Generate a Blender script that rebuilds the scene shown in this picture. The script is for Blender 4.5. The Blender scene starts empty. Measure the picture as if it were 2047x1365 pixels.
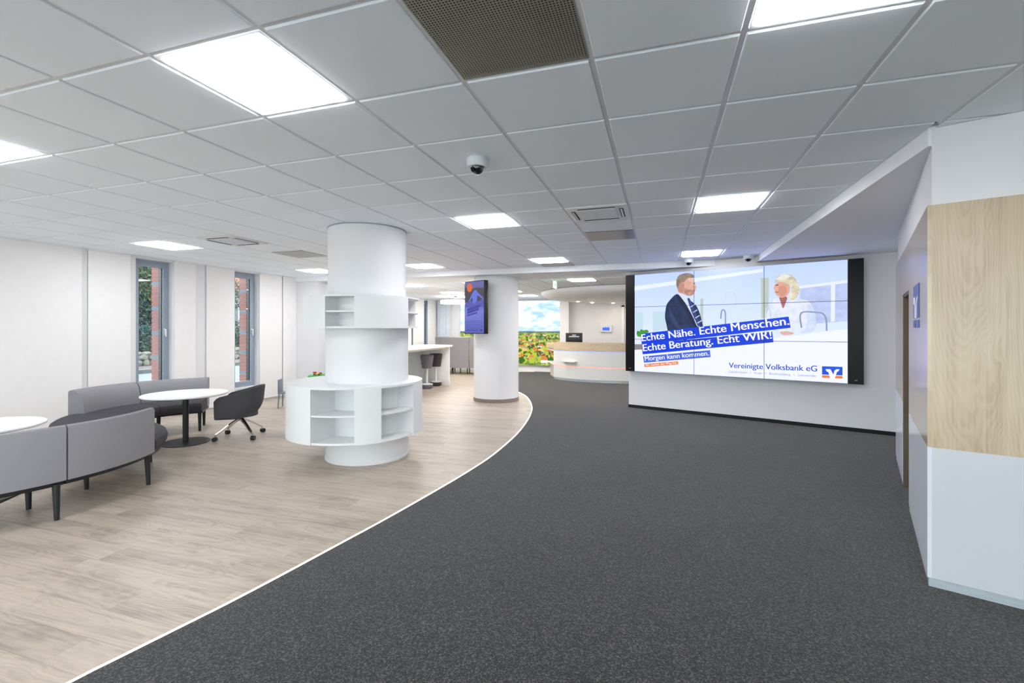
import bpy, bmesh, math, random
from math import sin, cos, pi, radians as R
from mathutils import Vector, Matrix
random.seed(7)
sc = bpy.context.scene
C = sc.collection

# ------------------------------------------------------------------ camera, sky, exposure
cam_d = bpy.data.cameras.new('camera'); cam = bpy.data.objects.new('camera', cam_d); C.objects.link(cam)
cam.location = (0, 0, 1.559); cam.rotation_euler = (pi/2, 0, 0.3087)
cam_d.sensor_width = 36; cam_d.lens = 923.0/2047*36; cam_d.shift_y = -26.0/2047
cam_d.clip_start = 0.05; cam_d.clip_end = 300
sc.camera = cam
sc.view_settings.view_transform = 'Standard'; sc.view_settings.look = 'None'
sc.view_settings.gamma = 1; sc.view_settings.use_curve_mapping = False
sc.view_settings.exposure = 0.05
sc.cycles.max_bounces = 10; sc.cycles.diffuse_bounces = 8; sc.cycles.glossy_bounces = 4
sc.cycles.transparent_max_bounces = 12; sc.cycles.sample_clamp_indirect = 30
sc.cycles.use_denoising = True
PANEL = 28.0          # radiance of the ceiling light panels
world = bpy.data.worlds.new('overcast_sky'); sc.world = world; world.use_nodes = True
wn = world.node_tree.nodes; bg = wn['Background']
bg.inputs[0].default_value = (0.94, 0.97, 1.0, 1); bg.inputs[1].default_value = 6.0

ZC = 2.775           # tiled ceiling
ZS = 2.665           # lower soffit, bulkhead underside and rear ceiling
P = 0.625; GX = -0.2926; GY = 2.0932
def gx(i): return GX + P*i
def gy(j): return GY + P*j

# ------------------------------------------------------------------ materials
def lin(c):
    return tuple(((v/255)/12.92 if v/255 <= .04045 else ((v/255+.055)/1.055)**2.4) for v in c) + (1,)
M = {}
def mat(name, col, rough=.6, metal=0, vary=.04, vscale=3, bump=0, bscale=200, emit=None, estr=0, spec=.5, coat=0, stretch=None):
    m = bpy.data.materials.new(name); m.use_nodes = True
    nt = m.node_tree; b = nt.nodes['Principled BSDF']; L = nt.links.new
    c = lin(col); b.inputs['Base Color'].default_value = c
    b.inputs['Roughness'].default_value = rough; b.inputs['Metallic'].default_value = metal
    b.inputs['Specular IOR Level'].default_value = spec; b.inputs['Coat Weight'].default_value = coat
    tc = nt.nodes.new('ShaderNodeTexCoord'); src = tc.outputs['Object']
    if stretch:
        mp = nt.nodes.new('ShaderNodeMapping'); mp.inputs['Scale'].default_value = stretch
        L(src, mp.inputs['Vector']); src = mp.outputs['Vector']
    if vary and not emit:
        n = nt.nodes.new('ShaderNodeTexNoise'); n.inputs['Scale'].default_value = vscale; n.inputs['Detail'].default_value = 4
        L(src, n.inputs['Vector'])
        r = nt.nodes.new('ShaderNodeMapRange'); r.inputs['To Min'].default_value = 1-vary; r.inputs['To Max'].default_value = 1+vary
        r.inputs['From Min'].default_value = .3; r.inputs['From Max'].default_value = .7
        L(n.outputs['Fac'], r.inputs['Value'])
        h = nt.nodes.new('ShaderNodeVectorMath'); h.operation = 'SCALE'; h.inputs[0].default_value = c[:3]
        L(r.outputs[0], h.inputs['Scale']); L(h.outputs[0], b.inputs['Base Color'])
    if bump:
        n2 = nt.nodes.new('ShaderNodeTexNoise'); n2.inputs['Scale'].default_value = bscale; n2.inputs['Detail'].default_value = 3
        L(src, n2.inputs['Vector'])
        bp = nt.nodes.new('ShaderNodeBump'); bp.inputs['Strength'].default_value = bump; bp.inputs['Distance'].default_value = .002
        L(n2.outputs['Fac'], bp.inputs['Height']); L(bp.outputs[0], b.inputs['Normal'])
    if emit:
        b.inputs['Emission Color'].default_value = lin(emit); b.inputs['Emission Strength'].default_value = estr
    M[name] = m; return m

mat('wall_paint', (222,222,224), .7, bump=.05, bscale=300, vary=.01)
mat('ceiling_paint', (238,240,244), .7, bump=.05, bscale=300, vary=.01)
mat('tile_white', (241,247,254), .85, bump=.25, bscale=700, vary=.025, vscale=260)
mat('rail_white', (228,230,232), .45, vary=.01)
mat('satin_white', (221,222,222), .42, vary=.01)
mat('laminate_white', (198,200,204), .32, vary=.01)
mat('laminate_gloss', (216,220,226), .2, vary=.01)
mat('curtain', (236,234,233), .9, bump=.15, bscale=900, vary=.015, vscale=8)
mat('frame_grey', (150,160,174), .4, vary=.03)
mat('handle_grey', (205,208,212), .3, metal=.6)
mat('steel', (196,206,210), .3, metal=.35, vary=.08, vscale=6, stretch=(1,1,14))
mat('chrome', (205,203,200), .12, metal=1, vary=0)
mat('black_plastic', (18,18,20), .4, vary=.05)
mat('black_metal', (22,22,24), .45, vary=.05)
mat('black_gloss', (9,9,11), .32, vary=0, spec=.2)
mat('black_base', (14,14,15), .8, vary=.2, vscale=60)
mat('grey_fabric', (139,137,142), .95, bump=.5, bscale=1400, vary=.05, vscale=500)
mat('dark_fabric', (64,62,68), .95, bump=.5, bscale=1400, vary=.12, vscale=500)
mat('chair_fabric', (70,69,72), .95, bump=.6, bscale=1200, vary=.18, vscale=600)
mat('stool_grey', (104,100,108), .9, bump=.4, bscale=900, vary=.08, vscale=300)
mat('stool_brown', (62,54,58), .9, bump=.4, bscale=900, vary=.08, vscale=300)
mat('table_white', (242,242,240), .3, vary=.01)
mat('dome_white', (205,212,216), .45, vary=.01)
mat('dome_clear', (24,25,28), .05, vary=0, coat=1)
mat('slot_dark', (40,38,38), .7)
mat('grille_grey', (214,218,224), .6, vary=.04, vscale=80)
mat('metal_tile', (150,150,150), .35, metal=.7, vary=.05)
mat('vent_metal', (150,148,138), .5, metal=.3, vary=.04)
mat('vent_dark', (16,15,14), .9)
mat('plinth_wood', (132,120,108), .5, vary=.2, vscale=4, stretch=(2,2,30))
mat('toy_green', (20,150,60), .5); mat('toy_red', (190,50,30), .5); mat('toy_yellow', (235,180,40), .5)
mat('child_grey', (120,128,136), .5)
mat('pale_blue', (222,230,238), .5)
mat('beige_panel', (212,198,180), .5, vary=.05, vscale=5)
mat('brick_red', (142,96,90), .9, vary=.25, vscale=9, bump=.4, bscale=120)
mat('brick_grey', (112,116,128), .9, vary=.25, vscale=9, bump=.4, bscale=120)
mat('mortar', (165,163,160), .95, vary=.08, vscale=30)
mat('stone', (112,110,102), .9, vary=.35, vscale=5, bump=.6, bscale=30)
mat('forecourt', (205,198,192), .9, vary=.06); mat('pavement', (98,88,85), .9, vary=.06); mat('road', (108,111,113), .9, vary=.06); mat('kerb', (84,88,88), .9)
mat('leaf_green', (76,94,66), .8, vary=.5, vscale=1.3); mat('leaf_dark', (62,86,76), .8, vary=.5, vscale=1.3)
mat('bark', (72,64,60), .9); mat('house_wall', (128,127,124), .9); mat('house_roof', (128,84,62), .9, vary=.15, vscale=8)
mat('house_glass', (60,72,84), .2)
mat('sign_blue', (20,66,140), .4, vary=.02)
mat('door_dark', (92,78,62), .5, vary=.1, vscale=6)
mat('cable_black', (12,12,12), .5)
# things that give off light
mat('panel_light', (255,255,255), .5, emit=(249,250,254), estr=PANEL)
mat('panel_light_rear', (255,255,255), .5, emit=(255,249,243), estr=PANEL*1.35)
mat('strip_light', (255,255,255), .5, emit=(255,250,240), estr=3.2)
mat('ring_light', (255,255,255), .5, emit=(255,248,238), estr=2.6)
mat('spot_light', (255,255,255), .5, emit=(255,240,226), estr=230)
mat('led_blue', (120,150,230), .5, emit=(120,160,255), estr=1.0)
mat('led_red', (230,150,120), .5, emit=(255,110,80), estr=1.3)
mat('exit_green', (200,235,205), .5, emit=(225,250,225), estr=1.2); mat('exit_mark', (40,150,80), .5, emit=(90,190,120), estr=.7)

def screen(name, col, s=1.0, vary=0):
    m = mat('scr_'+name, (8,8,8), .35, emit=col, estr=s, spec=.2)
    if vary:
        nt = m.node_tree; L = nt.links.new; N = nt.nodes.new; b = nt.nodes['Principled BSDF']
        tc = N('ShaderNodeTexCoord'); n = N('ShaderNodeTexNoise'); n.inputs['Scale'].default_value = 9; n.inputs['Detail'].default_value = 4; L(tc.outputs['Object'], n.inputs['Vector'])
        r = N('ShaderNodeMapRange'); r.inputs['From Min'].default_value = .3; r.inputs['From Max'].default_value = .7; r.inputs['To Min'].default_value = s*(1-vary); r.inputs['To Max'].default_value = s*(1+vary); L(n.outputs['Fac'], r.inputs[0]); L(r.outputs[0], b.inputs['Emission Strength'])
    return m

def gradient_screen(name, stops, axis, lo, hi, noise=0, nscale=2, s=1.0):
    m = bpy.data.materials.new(name); m.use_nodes = True; nt = m.node_tree; b = nt.nodes['Principled BSDF']; L = nt.links.new
    b.inputs['Base Color'].default_value = (.01,.01,.01,1); b.inputs['Roughness'].default_value = .35; b.inputs['Specular IOR Level'].default_value = .2
    tc = nt.nodes.new('ShaderNodeTexCoord'); sx = nt.nodes.new('ShaderNodeSeparateXYZ'); L(tc.outputs['Object'], sx.inputs[0])
    mr = nt.nodes.new('ShaderNodeMapRange'); mr.inputs['From Min'].default_value = lo; mr.inputs['From Max'].default_value = hi
    L(sx.outputs[axis], mr.inputs['Value']); v = mr.outputs[0]
    if noise:
        n = nt.nodes.new('ShaderNodeTexNoise'); n.inputs['Scale'].default_value = nscale; n.inputs['Detail'].default_value = 6
        L(tc.outputs['Object'], n.inputs['Vector'])
        ma = nt.nodes.new('ShaderNodeMath'); ma.operation = 'MULTIPLY_ADD'; ma.inputs[1].default_value = noise; ma.inputs[2].default_value = -noise/2
        L(n.outputs['Fac'], ma.inputs[0]); ad = nt.nodes.new('ShaderNodeMath'); L(v, ad.inputs[0]); L(ma.outputs[0], ad.inputs[1]); v = ad.outputs[0]
    cr = nt.nodes.new('ShaderNodeValToRGB')
    while len(cr.color_ramp.elements) < len(stops): cr.color_ramp.elements.new(.5)
    for e, (p, c) in zip(cr.color_ramp.elements, stops): e.position = p; e.color = lin(c)
    L(v, cr.inputs[0]); L(cr.outputs[0], b.inputs['Emission Color']); b.inputs['Emission Strength'].default_value = s
    M[name] = m; return m

def glass_mat():
    m = bpy.data.materials.new('window_glass'); m.use_nodes = True; nt = m.node_tree; nt.nodes.clear(); L = nt.links.new
    o = nt.nodes.new('ShaderNodeOutputMaterial'); mx = nt.nodes.new('ShaderNodeMixShader'); t = nt.nodes.new('ShaderNodeBsdfTransparent')
    g = nt.nodes.new('ShaderNodeBsdfGlossy'); lw = nt.nodes.new('ShaderNodeLayerWeight'); lw.inputs[0].default_value = .5
    pw = nt.nodes.new('ShaderNodeMath'); pw.operation = 'POWER'; pw.inputs[1].default_value = 5; L(lw.outputs['Facing'], pw.inputs[0])
    f = nt.nodes.new('ShaderNodeMath'); f.operation = 'MULTIPLY_ADD'; f.inputs[1].default_value = .92; f.inputs[2].default_value = .05; L(pw.outputs[0], f.inputs[0])
    t.inputs[0].default_value = (.90,.95,.96,1); g.inputs['Roughness'].default_value = .0
    L(f.outputs[0], mx.inputs[0]); L(t.outputs[0], mx.inputs[1]); L(g.outputs[0], mx.inputs[2]); L(mx.outputs[0], o.inputs[0])
    M['glass'] = m
glass_mat()

def wood_mat(name, cols, along, across, rough, freq=70, tilt=.10, board=0, amp=.16, fine=.5, rnd=.08, fscale=(2,90), knot=.07, coat=0):
    """sawn-timber pattern: growth rings cut by a plane slightly tilted to the trunk axis"""
    m = bpy.data.materials.new(name); m.use_nodes = True; nt = m.node_tree; b = nt.nodes['Principled BSDF']; L = nt.links.new; N = nt.nodes.new
    def math_(op, x, y=None, z=None):
        n = N('ShaderNodeMath'); n.operation = op
        for k, v in enumerate((x, y, z)):
            if v is None: continue
            if isinstance(v, (int, float)): n.inputs[k].default_value = v
            else: L(v, n.inputs[k])
        return n.outputs[0]
    tc = N('ShaderNodeTexCoord'); oi = N('ShaderNodeObjectInfo'); sx = N('ShaderNodeSeparateXYZ'); L(tc.outputs['Object'], sx.inputs[0])
    rn = oi.outputs['Random']; a = math_('ADD', sx.outputs[along], math_('MULTIPLY', rn, 31.0)); c = sx.outputs[across]
    if isinstance(across, int) and board: c = math_('ADD', c, 0)
    cell = math_('FLOOR', math_('DIVIDE', c, board)) if board else rn
    cc = math_('SUBTRACT', math_('MODULO', math_('ADD', c, 100*board), board), board*.5) if board else c
    cv = N('ShaderNodeCombineXYZ'); L(math_('MULTIPLY', a, 1.3), cv.inputs[0]); L(math_('MULTIPLY', c, 3.4), cv.inputs[1]); L(math_('MULTIPLY', cell, 7.3), cv.inputs[2])
    low = N('ShaderNodeTexNoise'); low.inputs['Scale'].default_value = 1.6; low.inputs['Detail'].default_value = 3; L(cv.outputs[0], low.inputs['Vector'])
    lo = math_('SUBTRACT', low.outputs['Fac'], .5)
    q = math_('ADD', cc, math_('MULTIPLY', lo, .10))
    saw = math_('PINGPONG', math_('ADD', math_('MULTIPLY', a, tilt), math_('MULTIPLY', cell, .37)), .16)
    d = math_('ADD', saw, math_('MULTIPLY_ADD', lo, knot*2, .02))
    r = math_('SQRT', math_('ADD', math_('MULTIPLY', q, q), math_('MULTIPLY', d, d)))
    ring = math_('SINE', math_('MULTIPLY', r, freq*6.283))
    fv = N('ShaderNodeCombineXYZ'); L(math_('MULTIPLY', a, fscale[0]), fv.inputs[0]); L(math_('MULTIPLY', c, fscale[1]), fv.inputs[1]); L(math_('MULTIPLY', cell, 3.1), fv.inputs[2])
    fn = N('ShaderNodeTexNoise'); fn.inputs['Scale'].default_value = 1; fn.inputs['Detail'].default_value = 4; fn.inputs['Roughness'].default_value = .6; L(fv.outputs[0], fn.inputs['Vector'])
    val = math_('ADD', math_('MULTIPLY_ADD', ring, amp, .5), math_('MULTIPLY', math_('SUBTRACT', fn.outputs['Fac'], .5), fine))
    val = math_('ADD', val, math_('MULTIPLY', lo, .7)); val = math_('ADD', val, math_('MULTIPLY', math_('SUBTRACT', rn, .5), rnd*2))
    cr = N('ShaderNodeValToRGB'); e = cr.color_ramp.elements
    e[0].position = .15; e[0].color = lin(cols[0]); e[1].position = .85; e[1].color = lin(cols[2]); k = e.new(.5); k.color = lin(cols[1])
    L(val, cr.inputs[0]); L(cr.outputs[0], b.inputs['Base Color']); b.inputs['Roughness'].default_value = rough; b.inputs['Coat Weight'].default_value = coat; b.inputs['Coat Roughness'].default_value = .25
    bp = N('ShaderNodeBump'); bp.inputs['Strength'].default_value = .08; bp.inputs['Distance'].default_value = .001; L(fn.outputs['Fac'], bp.inputs['Height']); L(bp.outputs[0], b.inputs['Normal'])
    M[name] = m
wood_mat('floor_wood', ((138,127,116),(172,159,144),(188,176,160)), 0, 1, .40, 60, .05, 0, .07, .85, .10, (1.5,30), .06)
wood_mat('ash_wood', ((166,146,116),(190,171,142),(204,187,159)), 2, 0, .26, 85, .10, .33, .07, .75, .03, (1.1,60), .05)
wood_mat('ash_wood_side', ((166,146,116),(190,171,142),(204,187,159)), 2, 1, .18, 85, .10, .33, .07, .75, .03, (1.1,60), .05, .6)
wood_mat('ash_wood_h', ((176,156,126),(202,184,154),(214,198,170)), 0, 2, .35, 52, .12, .31, .10, .6, .03, (1.5,75), .08)

def carpet_mat():
    m = bpy.data.materials.new('carpet'); m.use_nodes = True; nt = m.node_tree; b = nt.nodes['Principled BSDF']; L = nt.links.new; N = nt.nodes.new
    tc = N('ShaderNodeTexCoord')
    n = N('ShaderNodeTexNoise'); n.inputs['Scale'].default_value = 125; n.inputs['Detail'].default_value = 4; n.inputs['Roughness'].default_value = .72; L(tc.outputs['Object'], n.inputs['Vector'])
    v = N('ShaderNodeTexNoise'); v.inputs['Scale'].default_value = 1.6; L(tc.outputs['Object'], v.inputs['Vector'])
    cr = N('ShaderNodeValToRGB'); e = cr.color_ramp.elements
    e[0].position = .40; e[0].color = lin((6,6,6)); e[1].position = .66; e[1].color = lin((100,97,95)); k = e.new(.5); k.color = lin((29,28,28))
    L(n.outputs['Fac'], cr.inputs[0])
    mr = N('ShaderNodeMapRange'); mr.inputs['From Min'].default_value = .35; mr.inputs['From Max'].default_value = .65; mr.inputs['To Min'].default_value = .92; mr.inputs['To Max'].default_value = 1.08; L(v.outputs['Fac'], mr.inputs['Value'])
    h = N('ShaderNodeVectorMath'); h.operation = 'SCALE'; L(cr.outputs[0], h.inputs[0]); L(mr.outputs[0], h.inputs['Scale']); L(h.outputs[0], b.inputs['Base Color'])
    b.inputs['Roughness'].default_value = 1; b.inputs['Specular IOR Level'].default_value = .15; b.inputs['Sheen Weight'].default_value = .22
    bp = N('ShaderNodeBump'); bp.inputs['Strength'].default_value = .9; bp.inputs['Distance'].default_value = .004; L(n.outputs['Fac'], bp.inputs['Height']); L(bp.outputs[0], b.inputs['Normal'])
    M['carpet'] = m
carpet_mat()

# ------------------------------------------------------------------ mesh helpers
class MB:
    def __init__(s): s.bm = bmesh.new()
    def box(s, x0, x1, y0, y1, z0, z1, mtx=None):
        vs = [s.bm.verts.new(((mtx @ Vector(p)) if mtx else p)) for p in
              ((x0,y0,z0),(x1,y0,z0),(x1,y1,z0),(x0,y1,z0),(x0,y0,z1),(x1,y0,z1),(x1,y1,z1),(x0,y1,z1))]
        for f in ((3,2,1,0),(4,5,6,7),(0,1,5,4),(1,2,6,5),(2,3,7,6),(3,0,4,7)): s.bm.faces.new([vs[i] for i in f])
        return s
    def prism(s, pts, z0, z1):
        n = len(pts); a = [s.bm.verts.new((*p, z0)) for p in pts]; b = [s.bm.verts.new((*p, z1)) for p in pts]
        s.bm.faces.new(b); s.bm.faces.new(a[::-1])
        for i in range(n): s.bm.faces.new((a[i], a[(i+1)%n], b[(i+1)%n], b[i]))
        return s
    def flat(s, pts3):
        s.bm.faces.new([s.bm.verts.new(p) for p in pts3]); return s
    def lathe(s, prof, n=48, c=(0,0), closed=False, a0=0, a1=2*pi):
        full = abs(a1-a0-2*pi) < 1e-6; k = n if full else n+1
        rings = [[s.bm.verts.new((c[0]+r*cos(a0+(a1-a0)*i/n), c[1]+r*sin(a0+(a1-a0)*i/n), z)) for i in range(k)] for r, z in prof]
        m = len(prof)
        for j in range(m if closed else m-1):
            A = rings[j]; B = rings[(j+1)%m]
            for i in range(n): s.bm.faces.new((A[i], A[(i+1)%k], B[(i+1)%k], B[i]))
        if not closed and full:
            for ring in (rings[0], rings[-1]): s.bm.faces.new(ring)
        if closed and not full:
            s.bm.faces.new([r[0] for r in rings]); s.bm.faces.new([r[-1] for r in rings])
        return s
    def cyl(s, c, r, z0, z1, n=24, r1=None): return s.lathe([(r, z0), (r1 or r, z1)], n, c)
    def rod(s, p, q, r0, r1=None, n=12):
        p, q = Vector(p), Vector(q); d = (q-p); q4 = d.to_track_quat('Z', 'Y').to_matrix(); r1 = r0 if r1 is None else r1
        A = [s.bm.verts.new(p + q4 @ Vector((r0*cos(2*pi*i/n), r0*sin(2*pi*i/n), 0))) for i in range(n)]
        B = [s.bm.verts.new(q + q4 @ Vector((r1*cos(2*pi*i/n), r1*sin(2*pi*i/n), 0))) for i in range(n)]
        for i in range(n): s.bm.faces.new((A[i], A[(i+1)%n], B[(i+1)%n], B[i]))
        s.bm.faces.new(A[::-1]); s.bm.faces.new(B); return s
    def tube(s, pts, r, n=8):
        pts = [Vector(p) for p in pts]; rings = []
        for i, p in enumerate(pts):
            d = (pts[min(i+1, len(pts)-1)]-pts[max(i-1, 0)]); q = d.to_track_quat('Z', 'Y').to_matrix()
            rings.append([s.bm.verts.new(p + q @ Vector((r*cos(2*pi*k/n), r*sin(2*pi*k/n), 0))) for k in range(n)])
        for A, B in zip(rings, rings[1:]):
            for i in range(n): s.bm.faces.new((A[i], A[(i+1)%n], B[(i+1)%n], B[i]))
        s.bm.faces.new(rings[0][::-1]); s.bm.faces.new(rings[-1]); return s
    def sphere(s, c, r, sx=1, sy=1, sz=1, n=16):
        bmesh.ops.create_uvsphere(s.bm, u_segments=n, v_segments=n//2+2, radius=r, matrix=Matrix.Translation(c) @ Matrix.Diagonal((sx, sy, sz, 1))); return s
    def bevel(s, w, seg=2):
        bmesh.ops.bevel(s.bm, geom=list(s.bm.edges), offset=w, segments=seg, affect='EDGES', profile=.5); return s
    def mesh(s, name, m, smooth=True):
        bmesh.ops.recalc_face_normals(s.bm, faces=s.bm.faces)
        me = bpy.data.meshes.new(name); s.bm.to_mesh(me); s.bm.free(); me.materials.append(M[m] if isinstance(m, str) else m)
        if smooth:
            me.polygons.foreach_set('use_smooth', [True]*len(me.polygons)); me.set_sharp_from_angle(angle=R(35))
        return me
    def build(s, name, m, parent=None, world=False, smooth=True):
        return link(s.mesh(name, m, smooth), name, parent, world)
def link(me, name, parent=None, world=False):
    o = bpy.data.objects.new(name, me); C.objects.link(o)
    if parent:
        o.parent = parent
        if world and parent.type == 'EMPTY' and not parent.parent: o.matrix_parent_inverse = parent.matrix_basis.inverted()
    return o
def tag(o, label, cat, group=None, kind=None):
    if label: o['label'] = label
    if cat: o['category'] = cat
    if group: o['group'] = group
    if kind: o['kind'] = kind
    return o
def thing(name, label, cat, loc=(0,0,0), rz=0, group=None):
    o = bpy.data.objects.new(name, None); C.objects.link(o); o.location = loc; o.rotation_euler = (0,0,rz); o.empty_display_size = .1
    return tag(o, label, cat, group)
def struct(o, label=None, cat=None): return tag(o, label, cat, None, 'structure')
def box(name, m, b, parent=None, world=False, bev=0):
    mb = MB().box(*b)
    if bev: mb.bevel(bev)
    return mb.build(name, m, parent, world)
def project(x, y, z):
    s, c = sin(.3087), cos(.3087); X = x*c+y*s; Y = -x*s+y*c
    return (1e9, 1e9, Y) if Y < .2 else (1023.5+923*X/Y, 656.5-923*(z-1.559)/Y, Y)

# frame of the right-hand zone, turned 19.6 degrees from the ceiling grid
E1 = Vector((.94222, -.33500)); N1 = Vector((-.33500, -.94222))     # along the video wall, out of the video wall
TV0 = Vector((-.574, 9.407)); ANG = math.atan2(E1.y, E1.x)
def fr(o, s, t): p = Vector(o) + E1*s + N1*t; return (p.x, p.y)     # s along, t outwards
B0 = Vector((1.545, 3.424))

# ------------------------------------------------------------------ floor
STRIP = [(-2.60,.30),(-2.545,.80),(-2.463,1.346),(-2.429,1.51),(-2.376,1.749),(-2.324,1.988),(-2.265,2.327),(-2.19,2.826),(-2.12,3.302),(-2.035,4.025),(-1.975,4.662),(-1.945,5.388),
         (-1.995,6.503),(-2.125,7.55),(-2.255,8.247),(-2.38,8.772),(-2.61,9.476),(-2.89,10.16),(-3.10,10.54),(-3.30,10.84),(-3.75,11.4),(-4.3,12.1),(-4.75,13.0),(-4.95,14.0),(-4.97,15.0),(-4.9,15.7),(-4.72,16.02),(-4.3,16.12)]
def smooth_path(pts, k=4):
    out = []
    for i in range(len(pts)-1):
        p0, p1, p2, p3 = (Vector(pts[max(i-1,0)]), Vector(pts[i]), Vector(pts[i+1]), Vector(pts[min(i+2,len(pts)-1)]))
        for j in range(k):
            t = j/k; out.append(.5*((2*p1)+(p2-p0)*t+(2*p0-5*p1+4*p2-p3)*t*t+(3*p1-p0-3*p2+p3)*t**3))
    return out+[Vector(pts[-1])]
SP = smooth_path([(-2.75,-3.4),(-2.72,-1.8),(-2.66,-.5)]+STRIP, 4)
floor = struct(box('floor', 'mortar', (-8.6, 6.2, -3.6, 16.6, -.06, -.004)), 'grey brown timber-look plank floor of the seating area', 'floor')
carpet_pts = [(p.x, p.y) for p in SP] + [(6.0,16.12),(6.0,-3.4)]
struct(MB().prism(carpet_pts, -.003, .004).build('floor_carpet', 'carpet', smooth=False), 'charcoal speckled carpet sweeping from the entrance to the reception', 'carpet')
# planks run across the room (along x)
def in_wood(x, y):
    if x < -8.6: return False
    for a, b in zip(SP, SP[1:]):
        if a.y <= y <= b.y: return x < a.x + (b.x-a.x)*(y-a.y)/max(1e-6, b.y-a.y) + .05
    return x < -2 if y < 16.1 else True
PW, PL = .184, 1.28
plank_me = MB().box(-PL/2+.0006, PL/2-.0006, -PW/2+.0005, PW/2-.0005, -.006, 0).mesh('plank', 'floor_wood', False)
cands = []
for r in range(int((16.3+3.4)/PW)):
    y = -3.4+PW*(r+.5); off = random.random()*PL
    x = -8.9+off-PL
    while x < 6:
        if any(in_wood(x+d*PL/2, y) for d in (-1,-.5,0,.5)) and x+PL/2 > -8.25:
            vis = 0
            for d in (-.5, 0, .5):
                px, py, Y = project(x+d*PL, y, 0)
                if -120 < px < 2150 and 500 < py < 1460: vis = 1
            cands.append((0 if vis else 1, math.hypot(x, y), x, y))
        x += PL
cands.sort()
rest = MB()
for k, (v, d, x, y) in enumerate(cands):
    if k < 298 and not v:
        o = link(plank_me, 'plank', floor); o.location = (x, y, 0)
    else: rest.box(x-PL/2+.0006, x+PL/2-.0006, y-PW/2+.0005, y+PW/2-.0005, -.006, 0)
tag(rest.build('plank_field', 'floor_wood', floor, smooth=False), None, None, None, 'stuff')
# glowing strip between planks and carpet
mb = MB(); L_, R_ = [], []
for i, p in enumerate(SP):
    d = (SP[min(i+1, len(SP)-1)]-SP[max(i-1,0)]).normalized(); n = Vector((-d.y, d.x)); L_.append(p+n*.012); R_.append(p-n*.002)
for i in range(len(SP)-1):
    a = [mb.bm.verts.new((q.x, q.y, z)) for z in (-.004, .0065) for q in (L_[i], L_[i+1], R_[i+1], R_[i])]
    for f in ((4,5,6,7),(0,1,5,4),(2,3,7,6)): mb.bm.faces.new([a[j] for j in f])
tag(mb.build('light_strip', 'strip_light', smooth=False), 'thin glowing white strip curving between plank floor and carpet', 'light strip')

# ------------------------------------------------------------------ walls
XW = -8.272
wins = [(5.40, 6.03, .33, 2.735), (7.26, 7.87, .33, 2.735), (14.15, 14.75, .33, 2.6), (15.1, 15.75, .33, 2.6)]
mb = MB(); y = -3.5
for (a, b, z0, z1) in wins:
    mb.box(XW-.30, XW, y, a, 0, ZC+.1); mb.box(XW-.30, XW, a, b, 0, z0); mb.box(XW-.30, XW, a, b, z1, ZC+.1); y = b
mb.box(XW-.30, XW, y, 16.6, 0, ZC+.1)
struct(mb.build('wall_left', 'wall_paint', smooth=False), 'long white window wall behind the panel curtains', 'wall')
struct(box('wall_back', 'wall_paint', (-8.6, 6.2, 16.3, 16.6, 0, ZC+.1)), 'white back wall behind the reception', 'wall')
struct(MB().box(-8.6,-7.4,-3.6,-3.4,0,ZC+.1).box(-7.4,5.2,-3.6,-3.4,2.6,ZC+.1).box(5.2,6.2,-3.6,-3.4,0,ZC+.1).build('wall_rear', 'wall_paint', smooth=False), 'white wall around the glazed entrance behind the camera', 'wall')
gf = struct(thing('window_5', 'glazed entrance front behind the viewer, outside the picture', 'window', (-1.1, -3.5, 0)))  # unseen glazing, added so that daylight lifts the hall ceiling
for k in range(9): box('mullion', 'frame_grey', (-7.4+1.575*k-.03, -7.4+1.575*k+.03, -3.54, -3.46, 0, 2.6), gf, True)
for z in (.03, 2.57): box('transom', 'frame_grey', (-7.4, 5.2, -3.54, -3.46, z-.03, z+.03), gf, True)
for k in range(8): box('pane', 'glass', (-7.37+1.575*k, -5.855+1.575*k, -3.503, -3.497, .06, 2.54), gf, True)
struct(box('ground_forecourt', 'forecourt', (-45, 45, -40, -3.6, -.12, -.03)), 'pale forecourt outside the entrance front', 'ground')  # unseen pale ground, added to bounce daylight up to the ceiling
struct(box('wall_right', 'wall_paint', (6.0, 6.2, -3.4, 16.3, 0, ZC+.1)), 'white outer wall right of the panelled box', 'wall')
# pier and short return at the left end of the bulkhead
struct(box('wall_pier', 'wall_paint', (-8.30, -7.62, 8.93, 9.5, 0, ZS)), 'white pier below the left end of the bulkhead', 'wall')
struct(box('wall_return', 'wall_paint', (-7.62, -6.95, 9.18, 9.5, 0, ZS)), 'white return wall behind the round shelf column', 'wall')

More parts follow.
